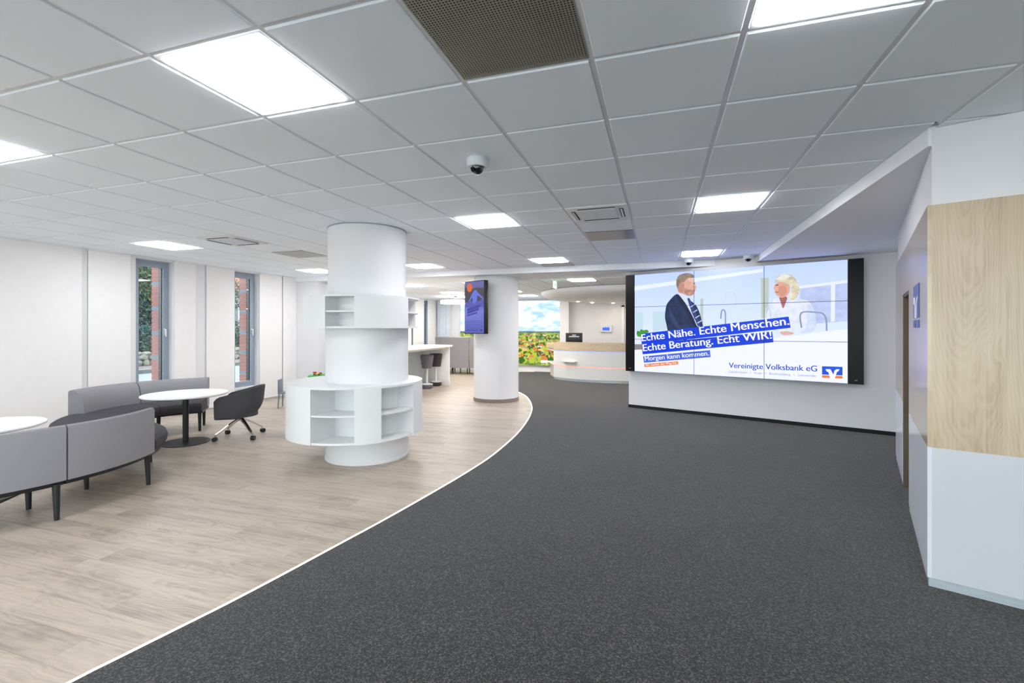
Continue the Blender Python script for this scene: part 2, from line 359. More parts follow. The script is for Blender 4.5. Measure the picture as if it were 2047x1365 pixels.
# windows
def window(n, a, b, z0, z1, handle, label):
    w = struct(thing('window_%d' % n, label, 'window', (XW-.12, (a+b)/2, z0)))
    xf0, xf1 = XW-.19, XW-.12; fw = .085
    mb = MB(); mb.box(xf0, xf1, a, a+fw, z0, z1); mb.box(xf0, xf1, b-fw, b, z0, z1); mb.box(xf0, xf1, a+fw, b-fw, z1-fw, z1); mb.box(xf0, xf1, a+fw, b-fw, z0, z0+fw)
    mb.build('window_frame', 'frame_grey', w, True, smooth=False)
    s0, s1 = a+fw-.02, b-fw+.02; t0, t1 = z0+fw-.02, z1-fw+.02; sw = .05; mb = MB(); xs0, xs1 = XW-.17, XW-.105
    mb.box(xs0, xs1, s0, s0+sw, t0, t1); mb.box(xs0, xs1, s1-sw, s1, t0, t1); mb.box(xs0, xs1, s0+sw, s1-sw, t1-sw, t1); mb.box(xs0, xs1, s0+sw, s1-sw, t0, t0+sw)
    mb.build('sash', 'frame_grey', w, True, smooth=False)
    box('gasket', 'black_plastic', (XW-.20, XW-.128, s1-sw-.012, s1-sw, t0+sw, t1-sw), w, True)
    box('pane', 'glass', (XW-.142, XW-.138, s0+sw-.005, s1-sw+.005, t0+sw-.005, t1-sw+.005), w, True)
    box('window_sill', 'satin_white', (XW-.12, XW+.015, a, b, z0-.03, z0+.002), w, True, .004)
    if handle:
        hb = MB().box(xs1, xs1+.012, s1-.038, s1-.012, 1.44, 1.56); hb.bevel(.003); o = hb.build('window_handle', 'handle_grey', w, True)
        g = MB().rod((xs1+.01, s1-.025, 1.535), (xs1+.05, s1-.025, 1.535), .009).rod((xs1+.045, s1-.025, 1.54), (xs1+.045, s1-.025, 1.41), .011, .009).build('grip', 'handle_grey', o)
window(1, *wins[0], True, 'narrow grey-framed window right behind the far grey bench')
window(2, *wins[1], True, 'narrow grey-framed window behind the dark tub chair')
window(3, *wins[2], False, 'far narrow window seen past the upper column shelf')
window(4, *wins[3], False, 'far narrow window with dark frame behind the bar table')
# white panel curtains hanging just in front of the wall
def curtain(y0, y1, z1, label, x=-8.256):
    t = thing('panel_curtain', label, 'curtain', (x, (y0+y1)/2, .03), 0, 'white panel curtains along the window wall')
    mb = MB().box(x-.003, x+.003, y0, y1, .05, z1-.03); mb.build('fabric_panel', 'curtain', t, True, smooth=False)
    box('hem_bar', 'curtain', (x-.008, x+.008, y0, y1, .025, .05), t, True, .003)
    box('top_rail', 'rail_white', (x-.012, x+.012, y0, y1, z1-.03, z1-.002), t, True)
curtain(2.6, 4.64, ZC, 'wide white panel curtain at the left edge, behind the near white table')
curtain(4.72, 5.31, ZC, 'white panel curtain just left of the first window, above the far bench')
curtain(6.03, 6.43, ZC, 'narrow white panel curtain just right of the first window')
curtain(6.64, 7.255, ZC, 'white panel curtain just left of the window behind the tub chair')
curtain(7.875, 8.50, ZC, 'white panel curtain just right of the window behind the tub chair')
curtain(8.515, 8.925, ZC, 'last white panel curtain before the pier left of the column shelf', -8.245)
curtain(9.6, 14.32, ZS, 'far white panel curtain seen past the upper column shelf')
curtain(14.44, 15.22, ZS, 'far white panel curtain between the two slender back windows')
curtain(15.5, 16.1, ZS, 'farthest white panel curtain on the window wall, above the high-backed sofa')
t = thing('back_curtain', 'bright pleated curtain on the back wall left of the townscape picture', 'curtain', (-7.9, 16.22, .05))
mb = MB(); n = 40; A = []
for i in range(n+1):
    x = -8.22+.56*i/n; A.append((x, 16.22+.025*sin(i*1.9)))
for (x0, y0), (x1, y1) in zip(A, A[1:]):
    mb.flat([(x0,y0,.05),(x1,y1,.05),(x1,y1,2.6),(x0,y0,2.6)])
mb.build('fabric', 'pale_blue', t, True); box('curtain_rail', 'rail_white', (-8.24,-7.64,16.19,16.25,2.6,2.64), t, True)

# ------------------------------------------------------------------ ceiling (tile grid)
ceil = struct(box('ceiling', 'wall_paint', (-8.6, 6.2, -3.6, 16.6, ZC+.10, ZC+.16)), 'white tiled ceiling of the front hall', 'ceiling')
ZT = ZC-.004
lights = [(-10.5,4.5),(-10.5,9.5),(-6.5,-.5),(-6.5,9.5),(-2.5,-.5),(-2.5,4.5),(-2.5,9.5),(1.5,-.5),(1.5,4.5),(1.5,9.5),
          (-10.5,-.5),(-10.5,-5.5),(-6.5,-5.5),(-2.5,-5.5),(1.5,-5.5)]  # unseen lights carrying on the grid, added for the hall's illumination
special = {(-.5,-.5):'vent', (-.5,4.5):'cassette', (-8.5,4.5):'cassette', (-.5,6.5):'metal', (-8.5,6.5):'metal', (-2.5,10.5):'metal'}
tm = {}
def tile_mesh(w, d, m='tile_white'):
    k = (round(w,3), round(d,3), m)
    if k not in tm:
        mb = MB(); e = .004
        a = [(-w/2,-d/2,.014),(w/2,-d/2,.014),(w/2,d/2,.014),(-w/2,d/2,.014)]; b = [(-w/2,-d/2,e),(w/2,-d/2,e),(w/2,d/2,e),(-w/2,d/2,e)]
        c = [(-w/2+e,-d/2+e,0),(w/2-e,-d/2+e,0),(w/2-e,d/2-e,0),(-w/2+e,d/2-e,0)]
        A, B, D = [[mb.bm.verts.new(p) for p in q] for q in (a, b, c)]
        mb.bm.faces.new(D)
        for i in range(4):
            j = (i+1) % 4; mb.bm.faces.new((A[i],A[j],B[j],B[i])); mb.bm.faces.new((B[i],B[j],D[j],D[i]))
        tm[k] = mb.mesh('ceiling_tile', m, False)
    return tm[k]
YB = 8.87; XF = 1.555
ntile = 0; far_tiles = MB(); ts = .598
for i in range(-13, 7):
    for j in range(-9, 11):
        cx, cy = gx(i+.5), gy(j+.5)
        key = (i+.5, j+.5)
        if key in lights or special.get(key) in ('vent','cassette'): continue
        x0, x1, y0, y1 = cx-ts/2, cx+ts/2, cy-ts/2, cy+ts/2
        x0 = max(x0, XW+.004); y1 = min(y1, YB-.004)
        if i >= 3:
            if y0 > 3.42-(x0-1.545)*.3555: continue
            if y1 > 3.40-(x1-1.545)*.3555 and i > 3: pass
        elif i == 2 and y1 > 3.43: x1 = min(x1, XF-.004)
        if x1-x0 < .03 or y1-y0 < .03: continue
        if y1 < .75: far_tiles.box(x0, x1, y0, y1, ZT, ZT+.012); continue
        m = 'metal_tile' if special.get(key) == 'metal' else 'tile_white'
        o = link(tile_mesh(x1-x0, y1-y0, m), 'ceiling_tile', ceil); o.location = ((x0+x1)/2, (y0+y1)/2, ZT); ntile += 1
tag(far_tiles.build('ceiling_tile_field', 'tile_white', ceil, smooth=False), None, None, None, 'stuff')
print('tiles', ntile, 'planks', len(cands))
for i in range(-13, 8):
    x = gx(i)
    if x < XW or x > 5.9: continue
    y1 = YB if i <= 2 else 3.40-(x-1.545)*.3555
    box('ceiling_rail', 'rail_white', (x-.012, x+.012, -3.4, y1, ZT+.008, ZT+.03), ceil)
for j in range(-8, 11):
    y = gy(j); x1 = XF if y > 3.40 else 1.545+(3.40-y)/.3555
    box('ceiling_rail', 'rail_white', (XW, min(x1, 5.95), y-.012, y+.012, ZT+.0085, ZT+.0295), ceil)
# edge angles where tiles meet wall, bulkhead and fascia
struct(box('trim_1', 'rail_white', (XW, XW+.02, -3.4, YB, ZT-.001, ZT+.03)), 'white edge angle along the window wall', 'trim')
struct(box('trim_2', 'rail_white', (XF-.02, XF, 3.43, YB, ZT-.001, ZT+.03)), 'white edge angle along the right soffit', 'trim')

# bulkhead, rear ceiling, right soffit (all at the lower level)
rear = struct(box('ceiling_rear', 'ceiling_paint', (-8.3, 6.0, YB, 16.3, ZS, ZC+.09)), 'lower white ceiling of the rear lounge with its front bulkhead', 'ceiling')
BX, BY = -1.97, 10.08
blights = [(2.09,10.39),(2.09,12.89),(2.09,15.39),(-4.16,10.39),(.215,10.39),(.215,12.89),(-1.66,10.39),(-6.03,10.39),(-4.16,12.89),(-4.16,14.77),(-6.03,12.89),(-6.66,14.77)]  # those hidden by video wall and column are added to brighten the rear
bt = MB(); rl = MB()
for i in range(-10, 3):
    for j in range(0, 10):
        cx, cy = BX+P*(i+.5), BY+P*(j+.5)
        if cx < -8.2: continue
        if any(abs(cx-a)<.2 and abs(cy-b)<.2 for a, b in blights): continue
        bt.box(cx-.3, cx+.3, cy-.3, cy+.3, ZS-.010, ZS-.0005)
tag(bt.build('rear_tile_field', 'tile_white', rear, smooth=False), None, None, None, 'stuff')
soff_pts = [(XF, 3.44), (XF, YB)] + [(1.6, YB), (6.0, YB), (6.0, 2.2), fr(B0, .03, -.03)]
struct(MB().prism([(XF,3.44),(XF,YB),(6.0,YB),(6.0,3.44)], ZS, ZC+.09).build('ceiling_soffit', 'ceiling_paint', smooth=False), 'dropped plain soffit in front of the video wall', 'ceiling')

# ceiling lights
LLAB = {(-10.5,4.5):'square ceiling light near the windows, above the far bench',
 (-10.5,9.5):'ceiling light just left of the round shelf column, near the pier',
 (-6.5,-.5):'ceiling light cut off by the left edge of the photo',
 (-6.5,9.5):'ceiling light just right of the round shelf column',
 (-2.5,-.5):'largest square ceiling light, nearest, at upper left',
 (-2.5,4.5):'square ceiling light right of the shelf column, below the near dome camera',
 (-2.5,9.5):'small ceiling light above the column display, in front of the bulkhead',
 (1.5,-.5):'bright ceiling light cut off by the top edge at right',
 (1.5,4.5):'square ceiling light right of the air conditioning cassette',
 (1.5,9.5):'ceiling light right above the video wall'}
def light_unit(cx, cy, z, label, group, w=.595, pm='panel_light'):
    t = thing('ceiling_light', label, 'ceiling light', (cx, cy, z), 0, group)
    mb = MB(); h = w/2; f = .028
    mb.box(-h, h, -h, -h+f, 0, .018); mb.box(-h, h, h-f, h, 0, .018); mb.box(-h, -h+f, -h+f, h-f, 0, .018); mb.box(h-f, h, -h+f, h-f, 0, .018)
    mb.build('frame', 'rail_white', t, smooth=False)
    box('diffuser', pm, (-h+f, h-f, -h+f, h-f, -.010, .015), t)
for k in lights:
    light_unit(gx(k[0]), gy(k[1]), ZT, LLAB.get(k, {(-10.5,-.5):'ceiling light beyond the left photo edge by the windows',(-10.5,-5.5):'ceiling light behind the viewer, far left by the windows',(-6.5,-5.5):'ceiling light behind the viewer, left over the planks',(-2.5,-5.5):'ceiling light directly behind the viewer',(1.5,-5.5):'ceiling light behind the viewer, right over the carpet'}.get(k)),
               'square lights of the front ceiling' if k in LLAB else 'lights outside the picture')
BL = ['nearest of three rear lights behind the right end of the video wall','middle of three rear lights behind the right end of the video wall','last of three rear lights behind the right end of the video wall','rear ceiling light hidden behind the second column','rear ceiling light hidden behind the video wall','far rear ceiling light hidden behind the video wall','rear ceiling light in front of the round reception canopy','rear ceiling light just right of the shelf column, behind the bulkhead','rear ceiling light just right of the second column',
      'farthest rear ceiling light, above the townscape picture','rear ceiling light above the high-backed sofa','rear ceiling light next to the ring lamp by the back curtain']
for x, y, l in ((5.0,6.4,'soffit light hidden behind the panelled box'),):  # unseen corridor light, added to brighten the soffit and right of the video wall
    light_unit(x, y, ZS-.012, l, 'lights outside the picture', .60)
for (a, b), l in zip(blights, BL): light_unit(a, b, ZS-.012, l, 'square lights of the rear ceiling', .60, 'panel_light_rear')

# perforated vent
t = thing('air_vent', 'dark perforated metal vent panel in the ceiling at the top edge', 'vent', (gx(-.5), gy(-.5), ZT+.004))
mb = MB(); w = .602; n = 46; st = w/n; hw = st*.30
for i in range(n+1):
    c = -w/2+i*st
    mb.box(c-hw/1.3, c+hw/1.3, -w/2, w/2, .0, .0012)
    mb.box(-w/2, w/2, c-hw/1.3, c+hw/1.3, .0002, .0014)
mb.build('perforated_sheet', 'vent_metal', t, smooth=False)
box('back_plate', 'vent_dark', (-w/2, w/2, -w/2, w/2, .012, .02), t)
# ceiling cassettes
def cassette(i, j, label):
    t = thing('ceiling_cassette', label, 'air conditioner', (gx(i), gy(j), ZT-.012), 0, 'air conditioning cassettes')
    h = .305
    MB().box(-h, h, -h, h, 0, .03).bevel(.008).build('cover', 'satin_white', t)
    g = box('grille', 'grille_grey', (-.185, .185, -.185, .185, -.006, 0), t)
    for k in range(9): box('slat', 'grille_grey', (-.18, .18, -.17+.0425*k-.006, -.17+.0425*k+.006, -.009, -.006), g)
    for a in range(4):
        m4 = Matrix.Rotation(a*pi/2, 4, 'Z')
        s = MB().box(-.185, .185, .222, .262, -.002, .004, m4).build('air_slot', 'slot_dark', t, smooth=False)
        MB().box(-.18, .18, .232, .252, -.010, -.006, m4).build('flap', 'satin_white', s, smooth=False)
cassette(-.5, 4.5, 'white ceiling air conditioner between the dome camera and the video wall')
cassette(-8.5, 4.5, 'white ceiling air conditioner on the left, above the tub chair')
# dome cameras
def dome(x, y, z, k, label):
    t = thing('dome_camera', label, 'camera', (x, y, z), 0, 'white dome security cameras')
    MB().lathe([(.001,0),(.072*k,0),(.075*k,-.006*k),(.075*k,-.048*k),(.066*k,-.062*k),(.048*k,-.064*k),(.001,-.064*k)], 32).build('housing', 'dome_white', t)
    d = MB().lathe([(.05*k*cos(a), -.062*k-.05*k*sin(a)) for a in [i*pi/2/8 for i in range(8)]]+[(.001,-.112*k)], 24).build('dome', 'dome_clear', t)
    MB().lathe([(.052*k,-.060*k),(.055*k,-.064*k),(.050*k,-.068*k)], 32, closed=True).build('ring', 'chrome', t)
    MB().rod((-.01*k,-.03*k,-.078*k), (-.016*k,-.048*k,-.09*k), .016*k).build('lens', 'black_gloss', d)
dome(-1.24, 3.07, ZT, 1.0, 'dome camera in the middle of the ceiling, nearest and largest')
dome(.49, 8.62, ZT, 1.0, 'dome camera above the man on the video wall')
dome(1.40, 8.44, ZT, 1.0, 'dome camera above the video wall next to the soffit edge')

# ------------------------------------------------------------------ video wall and its wall
w = MB(); w.prism([fr(TV0,0,0), fr(TV0,0,-.35), fr(TV0,6.6,-.35), fr(TV0,6.6,0)], 0, ZS+.1)
struct(w.build('wall_video', 'wall_paint', smooth=False), 'white wall carrying the large video screen', 'wall')
struct(MB().prism([fr(TV0,-.004,.012), fr(TV0,-.004,-.35), fr(TV0,6.6,-.35), fr(TV0,6.6,.012)], .004, .062).build('baseboard_video', 'black_base', smooth=False), 'black carpet skirting below the video wall', 'baseboard')
TVD = .15; o2 = fr(TV0, 0, TVD)
tv = thing('video_wall', 'huge video wall of nine panels showing a bank advertisement', 'screen', (*fr(TV0, 1.85, TVD), .737), ANG)
# local: x along wall from the middle, y = -outwards, z up
def TL(u): return u-1.85
for k, (a, b) in enumerate(((0,.175),(3.515,3.70))):
    s = box('side_cover', 'black_gloss', (TL(a), TL(b), -.004, .13, -.004, 1.857), tv)
    box('brand_mark', 'handle_grey', (TL((a+b)/2)-.015, TL((a+b)/2)+.015, -.006, -.004, .05, .056), s)
gradient_screen('scr_photo', [(0,(202,206,255)),(.40,(184,195,255)),(.7,(174,189,255)),(1,(160,178,250))], 2, 0, 1.85, .35, .9, 1.5)
SX0 = .182; PWID = 3.327/3; PHEI = 1.853/3
for r in range(3):
    for c in range(3):
        d = box('display_panel', 'black_plastic', (TL(SX0+c*PWID)+.001, TL(SX0+(c+1)*PWID)-.001, 0, .11, r*PHEI+.001, (r+1)*PHEI-.001), tv)
        MB().flat([(TL(SX0+(c)*PWID)+.0025,-.0006,r*PHEI+.0025),(TL(SX0+(c+1)*PWID)-.0025,-.0006,r*PHEI+.0025),(TL(SX0+(c+1)*PWID)-.0025,-.0006,(r+1)*PHEI-.0025),(TL(SX0+c*PWID)+.0025,-.0006,(r+1)*PHEI-.0025)]).build('picture_area', 'scr_photo', d, smooth=False)
PIC = {
'band':[(-0.0,1.633),(2.199,1.802),(2.199,1.748),(-0.0,1.549)],
'cup1':[(0.024,1.138),(0.168,1.135),(0.167,0.76),(0.023,0.759)],
'cup2':[(0.36,1.144),(0.632,1.139),(0.631,0.811),(0.359,0.761)],
'ol1':[(1.217,1.349),(1.266,1.352),(1.264,0.882),(1.215,0.882)],
'ol2':[(2.17,1.652),(2.286,1.651),(2.283,0.988),(2.177,0.989)],
'win':[(2.72,1.493),(3.324,1.542),(3.324,0.933),(2.718,0.879)],
'bar1':[(3.119,1.527),(3.173,1.532),(3.17,0.93),(3.117,0.922)],
'bar2':[(2.693,1.488),(3.324,1.546),(3.324,1.502),(2.693,1.447)],
'counter':[(0.002,0.405),(2.348,0.665),(3.325,0.814),(3.325,0.002),(0.002,0.002)],
'dark':[(0.002,0.519),(0.14,0.522),(0.158,0.422),(0.002,0.41)],
'plant':[(0.036,0.721),(0.055,0.784),(0.102,0.759),(0.128,0.815),(0.175,0.785),(0.244,0.805),(0.288,0.761),(0.252,0.735),(0.154,0.725),(0.143,0.664),(0.06,0.663)],
'suit':[(0.802,1.459),(0.73,1.402),(0.652,1.315),(0.608,1.249),(0.583,1.03),(0.619,0.884),(0.651,0.70),(1.264,0.78),(1.264,0.864),(1.216,1.069),(1.167,1.198),(1.122,1.263),(1.026,1.337),(0.919,1.395)],
'shirt':[(0.813,1.488),(0.919,1.466),(1.012,1.38),(1.062,1.26),(1.148,1.047),(1.224,0.85),(1.159,0.85),(1.039,1.107),(0.954,1.287),(0.872,1.385)],
'lapel':[(0.802,1.459),(0.82,1.34),(0.93,1.19),(1.125,0.83),(1.175,0.83),(1.07,1.071),(0.965,1.27),(0.872,1.40)],
'tie':[(0.989,1.364),(1.026,1.372),(1.049,1.326),(1.126,1.141),(1.22,0.86),(1.175,0.86),(1.069,1.107),(1.012,1.285)],
'mface':[(0.816,1.483),(0.826,1.602),(0.885,1.695),(1.013,1.739),(1.105,1.717),(1.123,1.61),(1.163,1.557),(1.132,1.521),(1.122,1.469),(1.09,1.419),(1.035,1.402),(0.966,1.424),(0.908,1.45)],
'mbeard':[(0.939,1.584),(0.989,1.518),(1.07,1.514),(1.118,1.479),(1.09,1.419),(1.031,1.4),(0.966,1.424),(0.934,1.49)],
'mear':[(0.90,1.63),(0.925,1.65),(0.945,1.625),(0.94,1.57),(0.92,1.545),(0.905,1.58)],
'mhair':[(0.793,1.616),(0.798,1.724),(0.845,1.793),(0.921,1.816),(1.014,1.822),(1.101,1.785),(1.114,1.723),(1.013,1.734),(0.962,1.69),(0.934,1.649),(0.892,1.666),(0.873,1.624),(0.885,1.575),(0.83,1.516)],
'mshade':[(0.826,1.602),(0.885,1.66),(0.93,1.64),(0.94,1.58),(0.93,1.49),(0.90,1.455),(0.83,1.49)],
'mbrow':[(1.00,1.733),(1.10,1.715),(1.118,1.64),(1.07,1.655),(1.01,1.68)],
'arm':[(0.66,1.24),(0.72,1.10),(0.80,0.95),(0.90,0.80),(0.86,0.76),(0.74,0.90),(0.67,1.06)],
'wblouse':[(2.398,1.345),(2.303,1.202),(2.219,0.967),(2.349,0.751),(2.461,0.72),(2.717,0.745),(2.932,0.78),(2.933,0.96),(2.904,1.125),(2.835,1.254),(2.702,1.296),(2.593,1.268),(2.528,1.175),(2.482,1.123),(2.456,1.241)],
'wsleeve':[(2.80,1.24),(2.904,1.125),(2.933,0.96),(2.932,0.78),(2.717,0.745),(2.80,0.82),(2.82,1.0)],
'wneck':[(2.423,1.348),(2.556,1.333),(2.528,1.239),(2.485,1.125),(2.463,1.219)],
'wface':[(2.386,1.553),(2.348,1.476),(2.367,1.453),(2.37,1.41),(2.393,1.354),(2.482,1.304),(2.566,1.364),(2.59,1.468),(2.566,1.543),(2.465,1.591)],
'wcheek':[(2.43,1.50),(2.50,1.52),(2.55,1.44),(2.53,1.37),(2.47,1.33),(2.42,1.40)],
'whair':[(2.36,1.555),(2.375,1.607),(2.418,1.669),(2.521,1.705),(2.622,1.666),(2.685,1.558),(2.72,1.441),(2.702,1.359),(2.656,1.287),(2.596,1.262),(2.56,1.333),(2.597,1.405),(2.605,1.499),(2.548,1.529),(2.465,1.576),(2.394,1.568)],
'whair2':[(2.375,1.607),(2.43,1.66),(2.521,1.695),(2.60,1.655),(2.54,1.62),(2.45,1.60)],
'whand':[(2.434,0.769),(2.536,0.784),(2.645,0.753),(2.631,0.728),(2.48,0.71)],
'ban1':[(0.123,0.722),(2.564,1.012),(2.593,0.833),(0.146,0.514)],
'ban2':[(0.138,0.524),(2.334,0.772),(2.354,0.599),(0.163,0.329)],
'ban3':[(0.171,0.29),(1.378,0.444),(1.39,0.323),(0.188,0.17)],
'ban4':[(0.191,0.145),(0.826,0.225),(0.833,0.17),(0.199,0.088)],
'logo_sq':[(3.007,0.244),(3.263,0.246),(3.263,0.118),(3.007,0.116)],
'logo_or':[(3.007,0.106),(3.263,0.108),(3.263,0.070),(3.007,0.068)],
'logo_v':[(3.051,0.201),(3.114,0.204),(3.15,0.122),(3.164,0.185),(3.19,0.209),(3.227,0.206),(3.21,0.174),(3.197,0.173),(3.166,0.06),(3.11,0.06),(3.088,0.155),(3.063,0.169)],
}
PCOL = dict(band=('pale_streak',(232,241,255)),cup1=('cupboard',(196,222,238)),cup2=('cupboard',(204,226,240)),ol1=('olive_strip',(190,200,190)),ol2=('olive_strip',(202,208,192)),win=('kitchen_window',(188,200,240)),
 bar1=('window_bar',(232,238,255)),bar2=('window_bar',(238,243,255)),counter=('kitchen_counter',(201,204,255)),dark=('counter_edge',(140,132,135)),plant=('plant',(60,150,40)),suit=('suit',(36,50,88)),
 shirt=('shirt',(214,226,248)),lapel=('lapel',(26,36,66)),tie=('tie',(50,70,140)),mface=('man_face',(222,170,155)),mbeard=('beard',(190,145,130)),mear=('ear',(205,150,135)),mhair=('man_hair',(150,132,118)),
 mshade=('jaw_shade',(196,142,126)),mbrow=('forehead',(234,190,172)),arm=('sleeve_fold',(52,68,108)),wcheek=('cheek',(214,150,132)),wblouse=('blouse',(226,232,252)),wsleeve=('sleeve',(208,218,246)),wneck=('neck',(176,104,96)),wface=('woman_face',(226,170,150)),whair=('woman_hair',(214,206,178)),whair2=('hair_highlight',(232,232,224)),whand=('hand',(220,175,165)),
 ban1=('headline_banner',(4,62,228)),ban2=('headline_banner',(4,62,228)),ban3=('claim_banner',(72,104,226)),ban4=('orange_banner',(240,122,22)),logo_sq=('logo_square',(24,84,220)),logo_or=('logo_bar',(242,120,30)),logo_v=('logo_mark',(246,249,255)))
layer = .0012
SMOOTHED = {'mshade','mbrow','arm','wcheek','suit','mface','mbeard','mhair','mear','wblouse','wneck','wface','whair','whair2','whand','shirt','plant','wsleeve'}
def rounded(pts, it=2):
    for _ in range(it):
        q = []
        for a, b in zip(pts, pts[1:]+pts[:1]): q += [(a[0]*.78+b[0]*.22, a[1]*.78+b[1]*.22), (a[0]*.22+b[0]*.78, a[1]*.22+b[1]*.78)]
        pts = q
    return pts
for k, pts in PIC.items():
    nm, col = PCOL[k]
    if k in SMOOTHED: pts = rounded(pts)
    if 'scr_'+nm not in M: screen(nm, col, 1.5 if nm == 'kitchen_counter' else 1.0, .35 if nm in ('suit','man_hair','woman_hair','plant','beard') else .12 if nm in ('man_face','woman_face','neck','blouse','sleeve','hand','kitchen_window') else 0)
    MB().flat([(TL(SX0+u), -layer, v) for u, v in pts]).build(nm, 'scr_'+nm, tv, smooth=False)
    layer += .00012
def stroke(pts, wd, nm, col, ly):
    if 'scr_'+nm not in M: screen(nm, col)
    mb = MB(); pts = smooth_path(pts, 5)
    for a, b in zip(pts, pts[1:]):
        d = (b-a).normalized(); n = Vector((-d.y, d.x))*wd/2; d = d*wd*.3
        mb.flat([(TL(SX0+q.x), -ly, q.y) for q in (a-d+n, b+d+n, b+d-n, a-d-n)])
    return mb.build(nm, 'scr_'+nm, tv, smooth=False)
stroke([(1.629,0.88),(1.629,1.062),(1.617,1.124),(1.587,1.143),(1.566,1.109),(1.555,0.995)], .022, 'tap', (140,156,186), .0030)
stroke([(3.066,0.793),(3.059,0.959),(3.029,1.036),(2.964,1.066),(2.736,1.066),(2.739,0.837)], .022, 'tap', (140,156,186), .0050)
stroke([(2.235,0.988),(2.245,1.118),(2.27,1.171),(2.297,1.138),(2.315,0.987)], .016, 'tap_pale', (205,214,236), .0050)
stroke([(1.64,1.33),(1.64,1.42),(1.70,1.44),(1.78,1.40),(1.79,1.2)], .012, 'tap_pale', (205,214,236), .0030)
for a, b in ((1.09,1.22),(1.13,1.12),(1.17,1.02),(1.205,.93)):
    stroke([(a-.035,b-.01),(a+.03,b+.03)], .018, 'tie_stripe', (190,205,240), .0042)
stroke([(1.105,1.625),(1.125,1.625)], .012, 'eye', (90,70,66), .0044); stroke([(1.10,1.50),(1.13,1.505)], .01, 'mouth', (150,80,80), .0044)
stroke([(2.385,1.52),(2.42,1.525)], .014, 'eye', (90,70,66), .0052); stroke([(2.385,1.41),(2.42,1.405)], .012, 'mouth', (150,80,80), .0052)
def lettering(name, s, p0, p1, cap, matname, ly, parent, to3, bold=.0):
    cu = bpy.data.curves.new(name, 'FONT'); cu.body = s; cu.size = 1; cu.offset = 0
    ob = bpy.data.objects.new(name+'_curve', cu); C.objects.link(ob)
    dg = bpy.context.evaluated_depsgraph_get(); me = bpy.data.meshes.new_from_object(ob.evaluated_get(dg)); me.name = name
    bpy.data.objects.remove(ob); bpy.data.curves.remove(cu)
    xs = [v.co.x for v in me.vertices]; x0, x1 = min(xs), max(xs)
    p0, p1 = Vector(p0), Vector(p1); d = (p1-p0); ln = d.length; d = d/ln; n = Vector((-d.y, d.x)); kx = ln/(x1-x0); ky = cap/.70
    for v in me.vertices:
        q = p0 + d*((v.co.x-x0)*kx) + n*(v.co.y*ky); v.co = to3(q.x, q.y, ly)
    if bold:
        bm = bmesh.new(); b0 = bold*kx
        for k in (-1, 0, 1):
            m2 = me.copy()
            for v in m2.vertices: v.co.x += k*b0; v.co.y -= .00004*(k+1)
            bm.from_mesh(m2); bpy.data.meshes.remove(m2)
        bm.to_mesh(me); bm.free()
    me.materials.clear(); me.materials.append(M[matname])
    return link(me, name, parent)
screen('white', (252,253,255)); screen('blue', (26,72,186)); screen('blue_pale', (128,140,206))
t3 = lambda u, v, ly: (TL(SX0+u), -ly, v)
lettering('headline_text', 'Echte Nähe. Echte Menschen.', (.150,.578), (2.575,.884), .135, 'scr_white', .0062, tv, t3, .018)
lettering('headline_text', 'Echte Beratung. Echt WIR!', (.174,.388), (2.33,.660), .135, 'scr_white', .0062, tv, t3, .018)
lettering('claim_text', 'Morgen kann kommen.', (.21,.208), (1.365,.352), .083, 'scr_white', .0062, tv, t3, .012)
lettering('orange_text', 'Wir machen den Weg frei.', (.215,.106), (.81,.182), .036, 'scr_white', .0062, tv, t3, .012)
lettering('bank_name', 'Vereinigte Volksbank eG', (1.685,.152), (2.943,.160), .090, 'scr_blue', .0062, tv, t3, .014)
lettering('town_names', 'Ganderkesee   •   Hude   •   Bookholzberg   •   Lemwerder', (1.685,.070), (2.939,.074), .036, 'scr_blue_pale', .0062, tv, t3)
for k in (1, 2):
    box('seam', 'black_plastic', (TL(SX0+k*PWID)-.0035, TL(SX0+k*PWID)+.0035, -.0072, -.0066, .002, 1.851), tv)
    box('seam', 'black_plastic', (TL(SX0)+.002, TL(SX0+3.327)-.002, -.0072, -.0066, k*PHEI-.0035, k*PHEI+.0035), tv)
box('mounting_frame', 'black_metal', (TL(.2), TL(3.5), .11, .148, .08, 1.77), tv)

# ------------------------------------------------------------------ panelled box on the right
bxo = struct(thing('wall_box', 'white and ash-wood panelled room at the right edge', 'wall', (B0.x, B0.y, 0), ANG))
# local frame: x along the front face to the right, y into the box; left face is x = 0
def lb(name, m, b, bev=0, parent=None): return box(name, m, b, parent or bxo, False, bev)
D0, D1, DZ = 1.43, 2.22, 1.885           # recessed doorway in the left face
LEN = 3.42; WID = 4.6
lb('core', 'wall_paint', (.14, WID, .14, LEN-.02, 0, ZS-.002))
lb('upper_wall', 'wall_paint', (.022, WID, .022, LEN-.01, 2.302, ZC-.006))
for (z0, z1, m, nm) in ((.057,.843,'laminate_white','white_panel'),(.843,2.302,'ash_wood','wood_panel')):
    lb(nm, m, (.02, WID, 0, .14, z0, z1))                                    # front face
    m2 = 'ash_wood_side' if m == 'ash_wood' else 'laminate_gloss'
    lb(nm, m2, (0, .02, 0, D0, z0, z1))
    lb(nm, m2, (0, .14, D1, LEN, z0, z1))
    if z1 > DZ: lb(nm, m2, (0, .14, D0, D1, DZ, z1))
lb('core_strip', 'wall_paint', (.02, .14, .14, D0-.012, 0, 2.302))
lb('plinth_rail', 'steel', (.006, WID, .004, .13, 0, .057)); lb('plinth_rail', 'steel', (.006, .02, .02, D0, 0, .057)); lb('plinth_rail', 'steel', (.006, .13, D1, LEN-.01, 0, .057))
